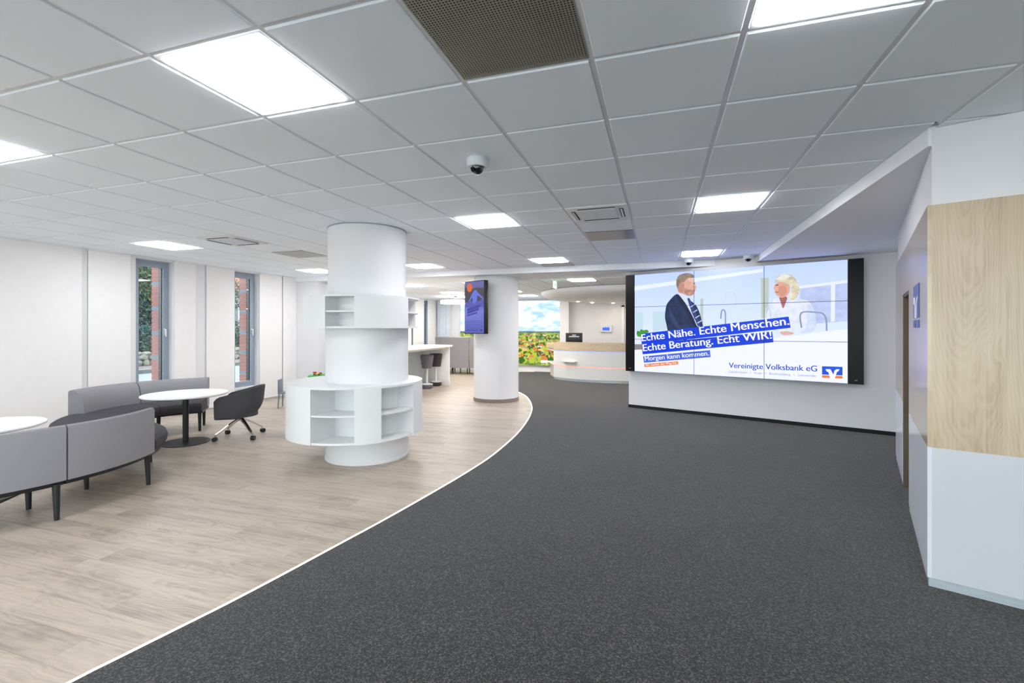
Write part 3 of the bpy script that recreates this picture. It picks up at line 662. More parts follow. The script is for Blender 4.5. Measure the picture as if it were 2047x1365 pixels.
lb('door_jamb', 'door_dark', (.004, .14, D1-.03, D1, 0, DZ)); lb('door_jamb', 'ash_wood', (.004, .14, D0-.012, D0+.012, 0, DZ)); lb('door_head', 'door_dark', (.01, .14, D0+.012, D1-.03, DZ-.02, DZ))
dr = struct(thing('door_1', 'flush door recessed in the left side of the panelled box', 'door', tuple(bxo.matrix_basis @ Vector((.10, (D0+D1)/2, 0))), ANG))
y2 = (D0+D1)/2
box('door_leaf', 'ash_wood', (0, .04, D0+.012-y2, D1-.03-y2, .843, DZ-.02), dr); box('door_leaf_lower', 'laminate_white', (0, .04, D0+.012-y2, D1-.03-y2, .01, .843), dr)
hd = MB().rod((-.0,.28,1.05), (-.045,.28,1.05), .01).rod((-.045,.285,1.05), (-.045,.17,1.05), .009).build('door_handle', 'chrome', dr)
# blue sign beside the doorway (plate lies on the left face)
sg = thing('wall_sign', 'blue sign with white strokes on the side of the panelled box', 'sign', tuple(bxo.matrix_basis @ Vector((0, .70, 1.72))), ANG)
def sp(name, pts, m, t0, t1):           # pts = (distance from corner side, z) on the face
    mb = MB(); a = [mb.bm.verts.new((-t0, q[0], q[1])) for q in pts]; b = [mb.bm.verts.new((-t1, q[0], q[1])) for q in pts]
    mb.bm.faces.new(a); mb.bm.faces.new(b[::-1]); n = len(pts)
    for i in range(n): mb.bm.faces.new((a[i], a[(i+1)%n], b[(i+1)%n], b[i]))
    return mb.build(name, m, sg, smooth=False)
sp('sign_plate', [(-.21,-.085),(.23,-.085),(.23,.155),(-.21,.155)], 'sign_blue', 0, .004)
sp('sign_plate', [(-.21,-.155),(-.03,-.155),(-.03,-.10),(-.21,-.10)], 'sign_blue', 0, .004); sp('sign_plate', [(.07,-.155),(.23,-.155),(.23,-.10),(.07,-.10)], 'sign_blue', 0, .004)
sp('sign_stroke', [(-.05,-.085),(.03,-.085),(-.02,.04),(-.11,.075),(-.13,.05),(-.07,.02)], 'satin_white', .004, .006)
sp('sign_stroke', [(.035,-.085),(.10,-.085),(.10,.02),(.19,.02),(.19,.07),(.06,.07)], 'satin_white', .004, .006)

# ------------------------------------------------------------------ round columns
c1 = thing('column', 'thick white round column carrying the ring shelves', 'column', (-3.445, 4.913, 0))
MB().cyl((0,0), .462, 1.9, ZT-.004, 72).build('upper_shaft', 'wall_paint', c1)
MB().cyl((0,0), .490, 0.0, 1.93, 72).build('lower_cladding', 'satin_white', c1)
MB().lathe([(.49,0),(.497,0),(.497,.022),(.49,.03)], 72, closed=True).build('base_ring', 'satin_white', c1)
MB().lathe([(.462,ZT-.012),(.468,ZT-.012),(.468,ZT-.002),(.462,ZT-.002)], 72, closed=True).build('top_joint', 'frame_grey', c1)
c2 = thing('column', 'white round column with the portrait display, behind the curve of the light strip', 'column', (-3.405, 9.536, 0))
MB().cyl((0,0), .490, 0, ZS, 72).build('shaft', 'wall_paint', c2)
MB().lathe([(.488,.002),(.497,.002),(.497,.075),(.488,.078)], 72, closed=True).build('plinth', 'plinth_wood', c2)
# ring shelves; angle measured from the line column -> camera, positive to the right
def ring_shelf(name, label, cx, cy, r, z0, z1, opens, nshelf, rin):
    t = thing(name, label, 'shelf', (cx, cy, z0)); base = math.atan2(-cy, -cx)
    A = lambda deg: base + R(deg)      # counter-clockwise seen from above is to the right when facing the column
    H = z1-z0; th = .022
    MB().lathe([(rin,0),(r-.012,0),(r-.012,th),(rin,th)], 96, closed=True).build('bottom_board', 'satin_white', t)
    MB().lathe([(rin,H-th),(r,H-th),(r,H),(rin,H)], 96, closed=True).build('top_board', 'satin_white', t)
    ops = sorted(opens); n = len(ops)
    for k in range(n):
        a = ops[k][1]; b = ops[(k+1)%n][0]; b = b if b > a else b+360
        MB().lathe([(r-.02,-.002 if z0 < 1 else 0),(r+.002,-.002 if z0 < 1 else 0),(r+.002,H-th+.0),(r-.02,H-th+.0)], max(8, int((b-a)/4)), closed=True, a0=A(a), a1=A(b)).build('front_panel', 'satin_white', t)
    for a, b in ops:
        for e, sgn in ((a,-1),(b,1)):
            MB().box(rin, r-.02, -.009, .009, th, H-th, Matrix.Rotation(A(e+sgn*.8), 4, 'Z')).build('side_board', 'satin_white', t, smooth=False)
        for s in range(1, nshelf+1):
            z = H*s/(nshelf+1)
            MB().lathe([(rin,z-.009),(r-.008,z-.009),(r-.008,z+.009),(rin,z+.009)], 16, closed=True, a0=A(a), a1=A(b)).build('shelf_board', 'satin_white', t)
    return t
ring_shelf('column_shelf', 'low white ring shelf with open niches around the round column', -3.549, 4.838, .79, .31, .925, [(-36.6,-1.9),(18.8,52.9),(110,150),(190,230)], 1, .335)
ring_shelf('column_shelf', 'upper white ring shelf with open niches at eye level on the column', -3.492, 4.879, .68, 1.562, 1.935, [(-35.3,-7.6),(48.3,105),(160,210)], 1, .40)

# portrait display on the second column
dx, dy = -.555, .295; dl = math.hypot(dx, dy)
pd = thing('portrait_display', 'portrait screen with a purple poster and orange dot on the second column', 'screen', (-3.6355, 8.8385, 1.45), math.atan2(-dy, -dx))
# local x: from left edge to right edge, local -y: outwards
box('casing', 'black_plastic', (-dl/2, dl/2, .004, .105, 0, 1.09), pd, False, .003)
box('wall_mount', 'black_metal', (-.10, .04, .105, .29, .3, .8), pd)
box('bezel', 'black_gloss', (-dl/2, dl/2, 0, .004, 0, 1.09), pd)
gradient_screen('scr_poster', [(0,(92,100,196)),(.4,(122,134,226)),(.62,(104,108,196)),(.75,(96,92,120)),(1,(110,112,190))], 2, 0, 1.09, .22, 5, .8)
q = dl/2-.012
def dp(name, pts, mname, ly):
    MB().flat([(-q+2*q*u, -ly, .014+1.062*v) for u, v in pts]).build(name, mname, pd, smooth=False)
dp('poster_picture', [(0,0),(1,0),(1,1),(0,1)], 'scr_poster', .0006)
screen('orange', (232,104,52), .9); screen('poster_figure', (104,118,226), .9); screen('poster_ink', (70,66,170), .8); screen('poster_dark', (76,72,84), .8); screen('poster_line', (92,96,190), .8)
dp('dark_area', [(0,.60),(1,.60),(1,.86),(.6,.88),(.4,.86),(0,.9)], 'scr_poster_dark', .0009)
dp('bright_area', [(0,.58),(.3,.64),(.6,.6),(1,.66),(1,.5),(0,.5)], 'scr_poster_line', .0010)
dp('figure', [(.18,.62),(.30,.70),(.42,.79),(.50,.83),(.58,.84),(.66,.80),(.80,.74),(.98,.67),(.96,.65),(.78,.70),(.66,.73),(.64,.62),(.50,.56),(.42,.60),(.40,.70),(.26,.63)], 'scr_poster_figure', .0013)
dp('round_badge', [(.25+.145*cos(a), .89+.085*sin(a)) for a in [i*2*pi/28 for i in range(28)]], 'scr_orange', .0014)
dp('text_banner', [(.12,.48),(.80,.55),(.80,.50),(.12,.43)], 'scr_poster_ink', .0013); dp('text_banner', [(.12,.425),(.74,.49),(.74,.44),(.12,.375)], 'scr_poster_ink', .0013); dp('text_banner', [(.12,.36),(.66,.41),(.66,.38),(.12,.33)], 'scr_poster_ink', .0013)
for k in range(6): dp('text_line', [(.06,.235-.03*k),(.94-.1*(k==5),.235-.03*k),(.94-.1*(k==5),.228-.03*k),(.06,.228-.03*k)], 'scr_poster_ink', .0013)
dp('bank_line', [(.06,.062),(.72,.062),(.72,.045),(.06,.045)], 'scr_poster_ink', .0013); dp('bank_logo', [(.80,.075),(.93,.075),(.93,.035),(.80,.035)], 'scr_poster_ink', .0013)

# ------------------------------------------------------------------ serpentine bench, modules
AB = (-6.0, 2.6); CD = (-6.08, 4.67)
BACK = [(1.195,.315),(1.37,.315),(1.37,.735),(1.362,.757),(1.343,.766),(1.318,.762),(1.285,.745),(1.252,.708),(1.225,.655),(1.207,.59),(1.198,.52),(1.195,.45)]
SEAT = [(.77,.305),(.73,.325),(.712,.36),(.71,.40),(.725,.435),(.76,.455),(.82,.463),(1.192,.463),(1.192,.305)]
SEAT2 = [(.77,.305),(.73,.325),(.712,.36),(.71,.40),(.725,.435),(.76,.455),(.82,.463),(1.29,.463),(1.34,.455),(1.368,.435),(1.38,.40),(1.376,.36),(1.36,.325),(1.32,.305)]
def bench(label, c, a0, a1, back, legs):
    t = thing('curved_bench', label, 'bench', (c[0]+1.05*cos(R((a0+a1)/2)), c[1]+1.05*sin(R((a0+a1)/2)), 0), 0, 'modules of the winding grey bench')
    g = .25; A0, A1 = R(a0+g), R(a1-g); n = max(10, int((a1-a0)/2.5))
    MB().lathe(SEAT if back else SEAT2, n, c, True, A0, A1).build('seat', 'dark_fabric', t, True)
    if back:
        b = MB().lathe(BACK, n, c, True, A0, A1).build('backrest', 'grey_fabric', t, True)
    MB().lathe([(.80,.275),(1.33,.275),(1.33,.306),(.80,.306)], n, c, True, A0, A1).build('under_frame', 'black_metal', t, True)
    for (r, a) in legs:
        p = (c[0]+r*cos(R(a)), c[1]+r*sin(R(a))); d = .02
        MB().rod((p[0], p[1], 0), (p[0]-.012*cos(R(a)), p[1]-.012*sin(R(a)), .29), .0175, .026, 14).build('leg', 'black_metal', t, True)
bench('grey bench module with low back cut off by the left photo edge', AB, -42, -4, True, [(.80,-39),(1.33,-39),(.82,-1-4),(1.335,-6.2)])
bench('nearest full grey bench module, low back turned to the viewer', AB, -4, 33, True, [(.82,30.5),(1.335,31)])
bench('backless dark seat module joining on behind the nearest bench back', AB, 33, 92, False, [(1.30,75),(.84,70)])
bench('backless dark seat module leading up to the far bench', CD, 214, 272.2, False, [(.82,240),(1.3,240)])
bench('left module of the far bench by the windows, rounded back', CD, 173, 214, True, [(.82,211),(1.3,211)])
bench('right module of the far bench, right end leg beside the white table', CD, 132, 173, True, [(.82,135),(1.3,135),(.82,171),(1.3,171)])
tag(MB().tube([tuple(Vector((-4.72,2.27,.285))*(1-t)**3+Vector((-4.82,2.25,.24))*3*t*(1-t)**2+Vector((-5.0,2.2,.15))*3*t*t*(1-t)+Vector((-5.4,2.15,.012))*t**3) for t in [i/14 for i in range(15)]], .007).build('power_cable', 'cable_black'), 'black cable sagging under the bench at the left edge', 'cable')

# round white tables
def table(x, y, label, r=.5):
    t = thing('round_table', label, 'table', (x, y, 0), 0, 'round white tables')
    MB().lathe([(.001,.645),(r-.02,.645),(r,.655),(r,.668),(r-.004,.672),(.001,.672)], 72).build('table_top', 'table_white', t)
    MB().cyl((0,0), .036, .012, .645, 24).build('stem', 'black_metal', t)
    MB().lathe([(.001,.0),(.285,.0),(.29,.004),(.288,.010),(.06,.014),(.001,.014)], 56).build('foot_plate', 'black_metal', t)
    MB().cyl((0,0), .09, .63, .646, 24).build('mounting_plate', 'black_metal', t)
table(-6.17, 4.66, 'round white table between the far bench and the dark tub chair')
table(-5.93, 2.48, 'round white table behind the near bench, cut off at the left edge')

# tub chair on castors
ch = thing('tub_chair', 'dark grey fabric tub chair on a chrome four-star castor base', 'chair', (-5.735, 5.14, 0), R(213))
mb = MB(); NT = 12; path = []
for k in range(9): path.append((.255-.255*k/8, .285, 0, 1))                # right arm, front to back
for k in range(1, 24): a = pi/2+pi*k/24; path.append((.285*cos(a), .285*sin(a), cos(a), sin(a)))
for k in range(9): path.append((.255*k/8, -.285, 0, -1))
def shell_pt(p, j):
    x, y, nx, ny = p; t = j/NT; b = min(1, max(0, (.255-x)/.54))             # 0 at arm front, 1 at the back
    ztop = .60+.145*b**1.1; z0 = .305; z = z0+(ztop-z0)*t
    u = max(0, -x/.285); tt = 1-min(1, t/.60); inset = (.02+.16*u**.8)*(1-math.sqrt(max(0, 1-tt*tt))) + .010*(1-t)
    if b < .12: ztop2 = (1-b/.12)**2*.045*t**5; z -= ztop2
    lean = .03*max(0, -nx)*t
    return (x-nx*inset+nx*lean, y-ny*inset*.8+ny*lean, z)
G = [[mb.bm.verts.new(shell_pt(p, j)) for j in range(NT+1)] for p in path]
for A_, B_ in zip(G, G[1:]):
    for j in range(NT): mb.bm.faces.new((A_[j], B_[j], B_[j+1], A_[j+1]))
sh = mb.build('shell', 'chair_fabric', ch)
so = sh.modifiers.new('thick', 'SOLIDIFY'); so.thickness = .032; so.offset = -1
bv = sh.modifiers.new('round', 'BEVEL'); bv.width = .010; bv.segments = 3; bv.limit_method = 'ANGLE'; bv.angle_limit = R(50)
pan = [shell_pt(p, 0)[:2] for p in path]; MB().prism([(x*.97, y*.97) for x, y in pan], .299, .312).build('seat_pan', 'chair_fabric', ch)
pad = [shell_pt(p, 4)[:2] for p in path]; st_ = MB().prism([(x*.86+.012, y*.90) for x, y in pad], .312, .452); st_.bevel(.010, 2); st_.build('seat', 'chair_fabric', ch)
MB().cyl((0,0), .024, .262, .302, 20).build('swivel_column', 'chrome', ch)
MB().lathe([(.001,.235),(.04,.24),(.045,.262),(.02,.275),(.001,.277)], 24).build('hub', 'chrome', ch)
for k, aw in enumerate((254, 167, 344, 81)):
    a = R(aw)-ch.rotation_euler.z; d = Vector((cos(a), sin(a), 0)); n = Vector((-d.y, d.x, 0))
    lg = MB(); pts = [(.02,.265,.022,.016),(.14,.205,.018,.013),(.26,.128,.015,.010),(.335,.085,.013,.009)]
    rings = []
    for r, z, hw, hh in pts:
        rings.append([lg.bm.verts.new(d*r+n*sx*hw+Vector((0,0,z+sz*hh))) for sx, sz in ((-1,-1),(1,-1),(1,1),(-1,1))])
    for A_, B_ in zip(rings, rings[1:]):
        for i in range(4): lg.bm.faces.new((A_[i], A_[(i+1)%4], B_[(i+1)%4], B_[i]))
    lg.bm.faces.new(rings[0]); lg.bm.faces.new(rings[-1]); l = lg.build('base_leg', 'chrome', ch)
    e = d*.33; cs = MB().rod(e+Vector((0,0,.09)), e+Vector((0,0,.055)), .009)
    ca = cs.build('castor_stem', 'chrome', l)
    w = n if k % 2 else (n*.6+d*.8); tr = d*0.012
    MB().rod(e+tr-w*.026+Vector((0,0,.031)), e+tr-w*.004+Vector((0,0,.031)), .030, n=20).rod(e+tr+w*.004+Vector((0,0,.031)), e+tr+w*.026+Vector((0,0,.031)), .030, n=20).build('castor', 'black_plastic', l)

# children's table with toys behind the shelf
kt = thing('play_table', 'childrens table with green top showing above the ring shelf', 'table', (-6.42, 7.72, 0))
MB().lathe([(.001,.59),(.31,.59),(.32,.605),(.31,.62),(.001,.62)], 40).build('table_top', 'toy_green', kt)
for a in (45,135,225,315): MB().rod((.26*cos(R(a)), .26*sin(R(a)), 0), (.2*cos(R(a)), .2*sin(R(a)), .59), .018, .022).build('leg', 'child_grey', kt)
tc = thing('toy_car', 'small red and yellow toy car on the green childrens table', 'toy', (-6.55, 7.66, .62), .2)
box('body', 'toy_yellow', (-.07,.07,-.03,.03,.012,.035), tc, False, .006); box('cab', 'toy_red', (-.085,-.03,-.028,.028,.035,.068), tc, False, .006); box('bonnet', 'toy_red', (.045,.085,-.028,.028,.03,.055), tc, False, .006)
for x in (-.05,.05):
    for y in (-.032,.032): MB().rod((x,y-.006,.016), (x,y+.006,.016), .016).build('wheel', 'black_plastic', tc)
kc = thing('child_chair', 'small grey childrens chair peeking out left of the ring shelf', 'chair', (-7.0, 7.36, 0), .5)
MB().box(-.15,.15,-.15,.15,.28,.305).bevel(.01).build('seat', 'child_grey', kc)
MB().box(-.15,-.13,-.15,.15,.30,.56).bevel(.009).build('backrest', 'child_grey', kc)
for sx in (-.13,.13):
    for sy in (-.13,.13): MB().rod((sx*1.1,sy*1.1,0), (sx,sy,.285), .011, .013).build('leg', 'child_grey', kc)

# ------------------------------------------------------------------ rear lounge
bt_ = thing('bar_table', 'long white bar table with pale side panel right of the shelf column', 'table', (-5.9, 10.3, 0))
def wb(nm, m, b, p, bev=.003): return box(nm, m, b, p, True, bev)
wb('table_top', 'table_white', (-6.35,-5.42,8.95,11.62,1.055,1.11), bt_); wb('end_panel', 'table_white', (-6.35,-5.5,11.56,11.61,0,1.055), bt_); wb('end_panel', 'table_white', (-6.35,-5.5,8.97,9.02,0,1.055), bt_)
wb('long_panel', 'pale_blue', (-6.33,-6.29,9.02,11.56,0,1.055), bt_); wb('apron', 'table_white', (-6.29,-5.6,9.02,11.56,1.0,1.055), bt_)
def stool(x, y, m, label):
    t = thing('bar_stool', label, 'stool', (x, y, 0), 0, 'padded stools at the bar table')
    MB().lathe([(.001,.0),(.125,.0),(.148,.02),(.155,.06),(.15,.105),(.001,.108)], 32).build('foot_weight', m, t)
    MB().lathe([(.151,.105),(.15,.118),(.10,.128),(.001,.130)], 32).build('foot_cover', 'grille_grey', t)
    MB().cyl((0,0), .026, .128, .54, 16).build('pole', 'satin_white', t)
    MB().lathe([(.001,.525),(.115,.525),(.128,.535),(.175,.84),(.172,.862),(.15,.875),(.001,.88)], 32).build('seat', m, t)
stool(-5.76, 10.78, 'stool_grey', 'light grey padded stool at the bar table, nearer one'); stool(-5.80, 11.36, 'stool_brown', 'dark brown padded stool at the bar table, farther one')
hs = thing('high_back_sofa', 'grey high-backed sofa seen from behind, left of the second column', 'sofa', (-6.55, 15.2, 0))
HC = (-6.55, 15.75); RB = 1.35
for k, (a0, a1) in enumerate(((196,234),(234.6,287.4),(288,318))):
    MB().lathe([(RB-.10,.215),(RB,.215),(RB,1.25),(RB-.015,1.27),(RB-.05,1.275),(RB-.09,1.26),(RB-.10,1.22)], 16, HC, True, R(a0), R(a1)).build('back_panel', 'grey_fabric', hs, True)
MB().lathe([(RB-.70,.22),(RB-.72,.40),(RB-.68,.44),(RB-.102,.44),(RB-.102,.22)], 30, HC, True, R(196), R(318)).build('seat', 'dark_fabric', hs, True)
for a in (198, 214, 236, 250, 268, 285, 300, 316):
    for r in ((RB-.06, RB-.6) if a in (198,236,285,316) else (RB-.35,)):
        MB().rod((HC[0]+r*cos(R(a)), HC[1]+r*sin(R(a)), 0), (HC[0]+r*cos(R(a)), HC[1]+r*sin(R(a)), .22), .016, .022, 10).build('leg', 'black_metal', hs, True)
rg = thing('ring_lamp', 'white luminous ring pendant lamp partly behind the portrait display', 'lamp', (-6.62, 14.4, 2.40))
MB().lathe([(.42,0),(.50,0),(.50,.11),(.42,.11)], 56, closed=True).build('ring_shade', 'ring_light', rg)
for a in (20,140,260): MB().rod((.46*cos(R(a)),.46*sin(R(a)),.11), (.03*cos(R(a)),.03*sin(R(a)),.245), .004).build('suspension_wire', 'black_metal', rg)
MB().cyl((0,0), .06, .22, .252, 20).build('canopy', 'black_metal', rg)
# backlit townscape
tw = thing('townscape_lightbox', 'large backlit picture of a town with sky, behind the second column', 'picture', (-5.31, 16.27, .22))
wb('box_frame', 'handle_grey', (-7.26,-3.36,16.22,16.30,.20,2.585), tw)
def town_mat():
    m = bpy.data.materials.new('townscape'); m.use_nodes = True; nt = m.node_tree; b = nt.nodes['Principled BSDF']; L = nt.links.new; N = nt.nodes.new
    b.inputs['Base Color'].default_value = (.02,.02,.02,1); b.inputs['Roughness'].default_value = .4
    tc = N('ShaderNodeTexCoord'); sx = N('ShaderNodeSeparateXYZ'); L(tc.outputs['Object'], sx.inputs[0])
    # sky with soft clouds
    mp = N('ShaderNodeMapping'); mp.inputs['Scale'].default_value = (1,1,2.6); L(tc.outputs['Object'], mp.inputs[0])
    n = N('ShaderNodeTexNoise'); n.inputs['Scale'].default_value = 1.5; n.inputs['Detail'].default_value = 7; L(mp.outputs[0], n.inputs['Vector'])
    sk = N('ShaderNodeValToRGB'); e = sk.color_ramp.elements; e[0].position=.36; e[0].color=lin((150,195,235)); e[1].position=.56; e[1].color=lin((246,250,253)); L(n.outputs['Fac'], sk.inputs[0])
    # woodland and gardens
    g = N('ShaderNodeTexNoise'); g.inputs['Scale'].default_value = 5; g.inputs['Detail'].default_value = 8; g.inputs['Roughness'].default_value = .7; L(mp.outputs[0], g.inputs['Vector'])
    gr = N('ShaderNodeValToRGB'); e = gr.color_ramp.elements; e[0].position=.36; e[0].color=lin((30,52,36)); e[1].position=.66; e[1].color=lin((214,218,96)); k = e.new(.5); k.color = lin((112,142,46)); L(g.outputs['Fac'], gr.inputs[0])
    mx = N('ShaderNodeMix'); mx.data_type = 'RGBA'; mr = N('ShaderNodeMapRange'); mr.inputs['From Min'].default_value = 1.445; mr.inputs['From Max'].default_value = 1.46; L(sx.outputs[2], mr.inputs[0])
    L(mr.outputs[0], mx.inputs[0]); L(gr.outputs[0], mx.inputs[6]); L(sk.outputs[0], mx.inputs[7])
    # dark forest line at the horizon
    m2 = N('ShaderNodeMix'); m2.data_type = 'RGBA'; r2 = N('ShaderNodeMapRange'); r2.inputs['From Min'].default_value = .0; r2.inputs['From Max'].default_value = .05
    ab = N('ShaderNodeMath'); ab.operation = 'SUBTRACT'; ab.inputs[1].default_value = 1.43; L(sx.outputs[2], ab.inputs[0]); a3 = N('ShaderNodeMath'); a3.operation = 'ABSOLUTE'; L(ab.outputs[0], a3.inputs[0])
    L(a3.outputs[0], r2.inputs[0]); L(r2.outputs[0], m2.inputs[0]); m2.inputs[6].default_value = lin((40,92,92)); L(mx.outputs[2], m2.inputs[7])
    L(m2.outputs[2], b.inputs['Emission Color']); b.inputs['Emission Strength'].default_value = 1.25
    M['townscape'] = m
town_mat()
MB().flat([(-7.24,16.2185,.225),(-3.38,16.2185,.225),(-3.38,16.2185,2.565),(-7.24,16.2185,2.565)]).build('picture_sheet', 'townscape', tw, True, smooth=False)
for nm, col in (('roof',(206,120,72)),('roof_light',(238,186,110)),('house_white',(236,236,232)),('house_blue',(130,160,200)),('house_shade',(96,104,128)),('tree_lit',(168,188,52)),('tree_dark',(58,96,36))): screen(nm, col, 1.25)
rnd = random.Random(4); ly = 16.218
for k in sorted(range(230), key=lambda q: q):
    f = (k/230)**1.25; zb = 1.30-1.05*f+.04*rnd.random(); s = .06+.22*f; x = (-5.15+1.75*rnd.random()) if rnd.random() < .62 else (-7.15+3.65*rnd.random()); ly -= .00004
    if zb < .24+.2*s: zb = .24+.2*s
    x = min(max(x, -7.22+s), -3.40-s)
    if rnd.random() < .46:
        wl = [(x-s*.5,zb),(x+s*.5,zb),(x+s*.5,zb+s*.38),(x-s*.5,zb+s*.38)]
        MB().flat([(a,ly,b) for a,b in wl]).build('house', 'scr_'+rnd.choice(('house_white','house_white','house_blue','house_shade')), tw, True, False)
        MB().flat([(a,ly-.00003,b) for a,b in ((x-s*.58,zb+s*.36),(x+s*.58,zb+s*.36),(x+s*(.1+.3*rnd.random()),zb+s*.85),(x-s*(.1+.3*rnd.random()),zb+s*.85))]).build('house_top', 'scr_'+rnd.choice(('roof','roof','roof_light')), tw, True, False)
    else:
        MB().flat([(x+s*.42*cos(a)*(1+.2*sin(5*a+k)), ly, zb+s*.4+s*.46*sin(a)*(1+.2*cos(4*a+k))) for a in [i*2*pi/22 for i in range(22)]]).build('tree_crown', 'scr_'+rnd.choice(('tree_lit','tree_dark')), tw, True, False)
struct(box('trim_3', 'wall_paint', (-3.33, -3.02, 16.0, 16.3, 0, ZS)), 'white pilaster right of the townscape picture', 'trim')
struct(box('baseboard_back', 'satin_white', (-8.3, -3.33, 16.26, 16.3, 0, .12)), 'white base below the townscape picture', 'baseboard')
# reception canopy (drum hanging below the rear ceiling)
CR = 2.55; CC = (-.95, 14.25)
cnp = struct(MB().lathe([(CR-.02,ZS-.002),(CR-.02,ZS-.02),(CR,ZS-.02),(CR,ZS-.055),(CR-.03,ZS-.10),(CR-.12,ZS-.16),(CR-.30,ZS-.21),(CR-.6,ZS-.245),(CR-1.0,ZS-.26),(.01,ZS-.262)], 96, CC).build('ceiling_canopy', 'ceiling_paint'), 'round dropped canopy with coved rim above the reception desk', 'ceiling')
MB().lathe([(CR-.018,ZS-.001),(CR-.004,ZS-.001),(CR-.004,ZS-.0195),(CR-.018,ZS-.0195)], 96, CC, True).build('shadow_gap', 'slot_dark', cnp)
for a in [R(q) for q in (20,50,80,110,140,172)]:
    MB().cyl((CC[0]+1.5*cos(a), CC[1]+1.5*sin(a)), .04, ZS-.266, ZS-.259, 16).build('spotlight', 'spot_light', cnp)
# exit sign
ex = thing('exit_sign', 'small hanging green and white exit sign by the canopy', 'sign', (-2.24, 10.2, ZS-.012), R(90))
box('bracket', 'handle_grey', (-.05,.05,-.02,.02,-.03,0), ex); box('sign_body', 'exit_green', (-.14,.14,-.012,.012,-.19,-.03), ex, False, .003)
for s in (-1, 1): MB().flat([(x, s*.0128, z) for x, z in ((-.09,-.06),(-.03,-.06),(-.03,-.085),(.05,-.085),(.05,-.06),(.10,-.11),(.05,-.16),(.05,-.135),(-.09,-.135))]).build('pictogram', 'exit_mark', ex, smooth=False)
# reception desk
RC = (-1.45, 15.75); RR = 2.43
rd = thing('reception_desk', 'curved white reception desk with ash-wood band and glowing lines', 'desk', (-1.9, 13.9, 0))
def arc(nm, m, r0, r1, z0, z1, a0=227, a1=306): return MB().lathe([(r0,z0),(r1,z0),(r1,z1),(r0,z1)], 48, RC, True, R(a0), R(a1)).build(nm, m, rd, True)
arc('plinth', 'steel', RR-.30, RR-.02, 0, .07); arc('front_panel', 'satin_white', RR-.30, RR, .07, .425); arc('glowing_line', 'led_red', RR-.28, RR-.006, .425, .445); arc('front_panel', 'satin_white', RR-.30, RR, .445, .875)
arc('glowing_line', 'led_blue', RR-.28, RR-.006, .875, .895); arc('wood_band', 'ash_wood_h', RR-.36, RR+.012, .895, 1.145)
MB().lathe([(RR,.568),(RR+.16,.568),(RR+.16,.590),(RR,.590)], 14, RC, True, R(238.5), R(249.5)).build('bag_shelf', 'satin_white', rd, True)
arc('work_surface', 'table_white', RR-1.0, RR-.30, .70, .74, 230, 300)
# side return at the left end
S0 = Vector((-3.12, 13.98)); Sd = Vector((-.37, .93)).normalized()
def ret(nm, m, s0, s1, w0, w1, z0, z1):
    n = Vector((Sd.y, -Sd.x)); mb = MB().prism([tuple(S0+Sd*a+n*b) for a, b in ((s0,w0),(s1,w0),(s1,w1),(s0,w1))], z0, z1); return mb.build(nm, m, rd, True, smooth=False)
ret('return_top', 'ash_wood_h', .05, 1.45, 0, .6, .93, 1.08); ret('return_shelf', 'table_white', .05, 1.40, .02, .58, .86, .90); ret('return_back', 'satin_white', .05, 1.40, .5, .56, .45, .86); ret('return_board', 'table_white', .05, 1.36, .02, .58, .43, .47); ret('return_base', 'beige_panel', .12, 1.25, .10, .50, .0, .43)
mo = thing('monitor', 'black computer monitor seen from behind on the reception desk', 'monitor', (-2.55, 14.42, .74), .15)
MB().box(-.26,.26,-.02,.02,.34,.68).bevel(.008).build('screen_back', 'black_plastic', mo); box('logo_strip', 'handle_grey', (-.06,.06,-.023,-.02,.60,.625), mo); box('port_bar', 'grille_grey', (-.16,.16,-.023,-.02,.55,.58), mo)
box('neck', 'black_plastic', (-.05,.05,-.03,.02,.02,.40), mo, False, .005); box('foot', 'black_plastic', (-.13,.13,-.09,.09,0,.02), mo, False, .005)
# wall panel and door behind the desk
wp = thing('wall_tablet', 'small wall-mounted touch panel with blue screen behind the reception', 'screen', (-1.76, 16.3, 1.56))
MB().box(-.20,.20,-.05,0,-.13,.13).bevel(.008).build('casing', 'satin_white', wp); screen('tablet', (60,110,240), 1.1)
MB().flat([(-.12,-.0505,-.07),(.12,-.0505,-.07),(.12,-.0505,.065),(-.12,-.0505,.065)]).build('screen_face', 'scr_tablet', wp, smooth=False)
for x in (-.09,-.045,.02,.085): MB().flat([(x-.018,-.0512,.035),(x+.018,-.0512,.035),(x+.018,-.0512,.06),(x-.018,-.0512,.06)]).build('icon', 'scr_white', wp, smooth=False)
d2 = struct(thing('door_2', 'pale door in the back wall right of the touch panel', 'door', (-.7, 16.3, 0)))
wb('door_frame', 'rail_white', (-1.24,-1.14,16.26,16.30,0,2.36), d2); wb('door_frame', 'rail_white', (-1.24,.3,16.26,16.30,2.30,2.37), d2); wb('door_leaf', 'satin_white', (-1.13,-.1,16.275,16.30,0,2.29), d2); wb('leaf_panel', 'wall_paint', (-1.05,-.2,16.27,16.276,.2,1.95), d2)

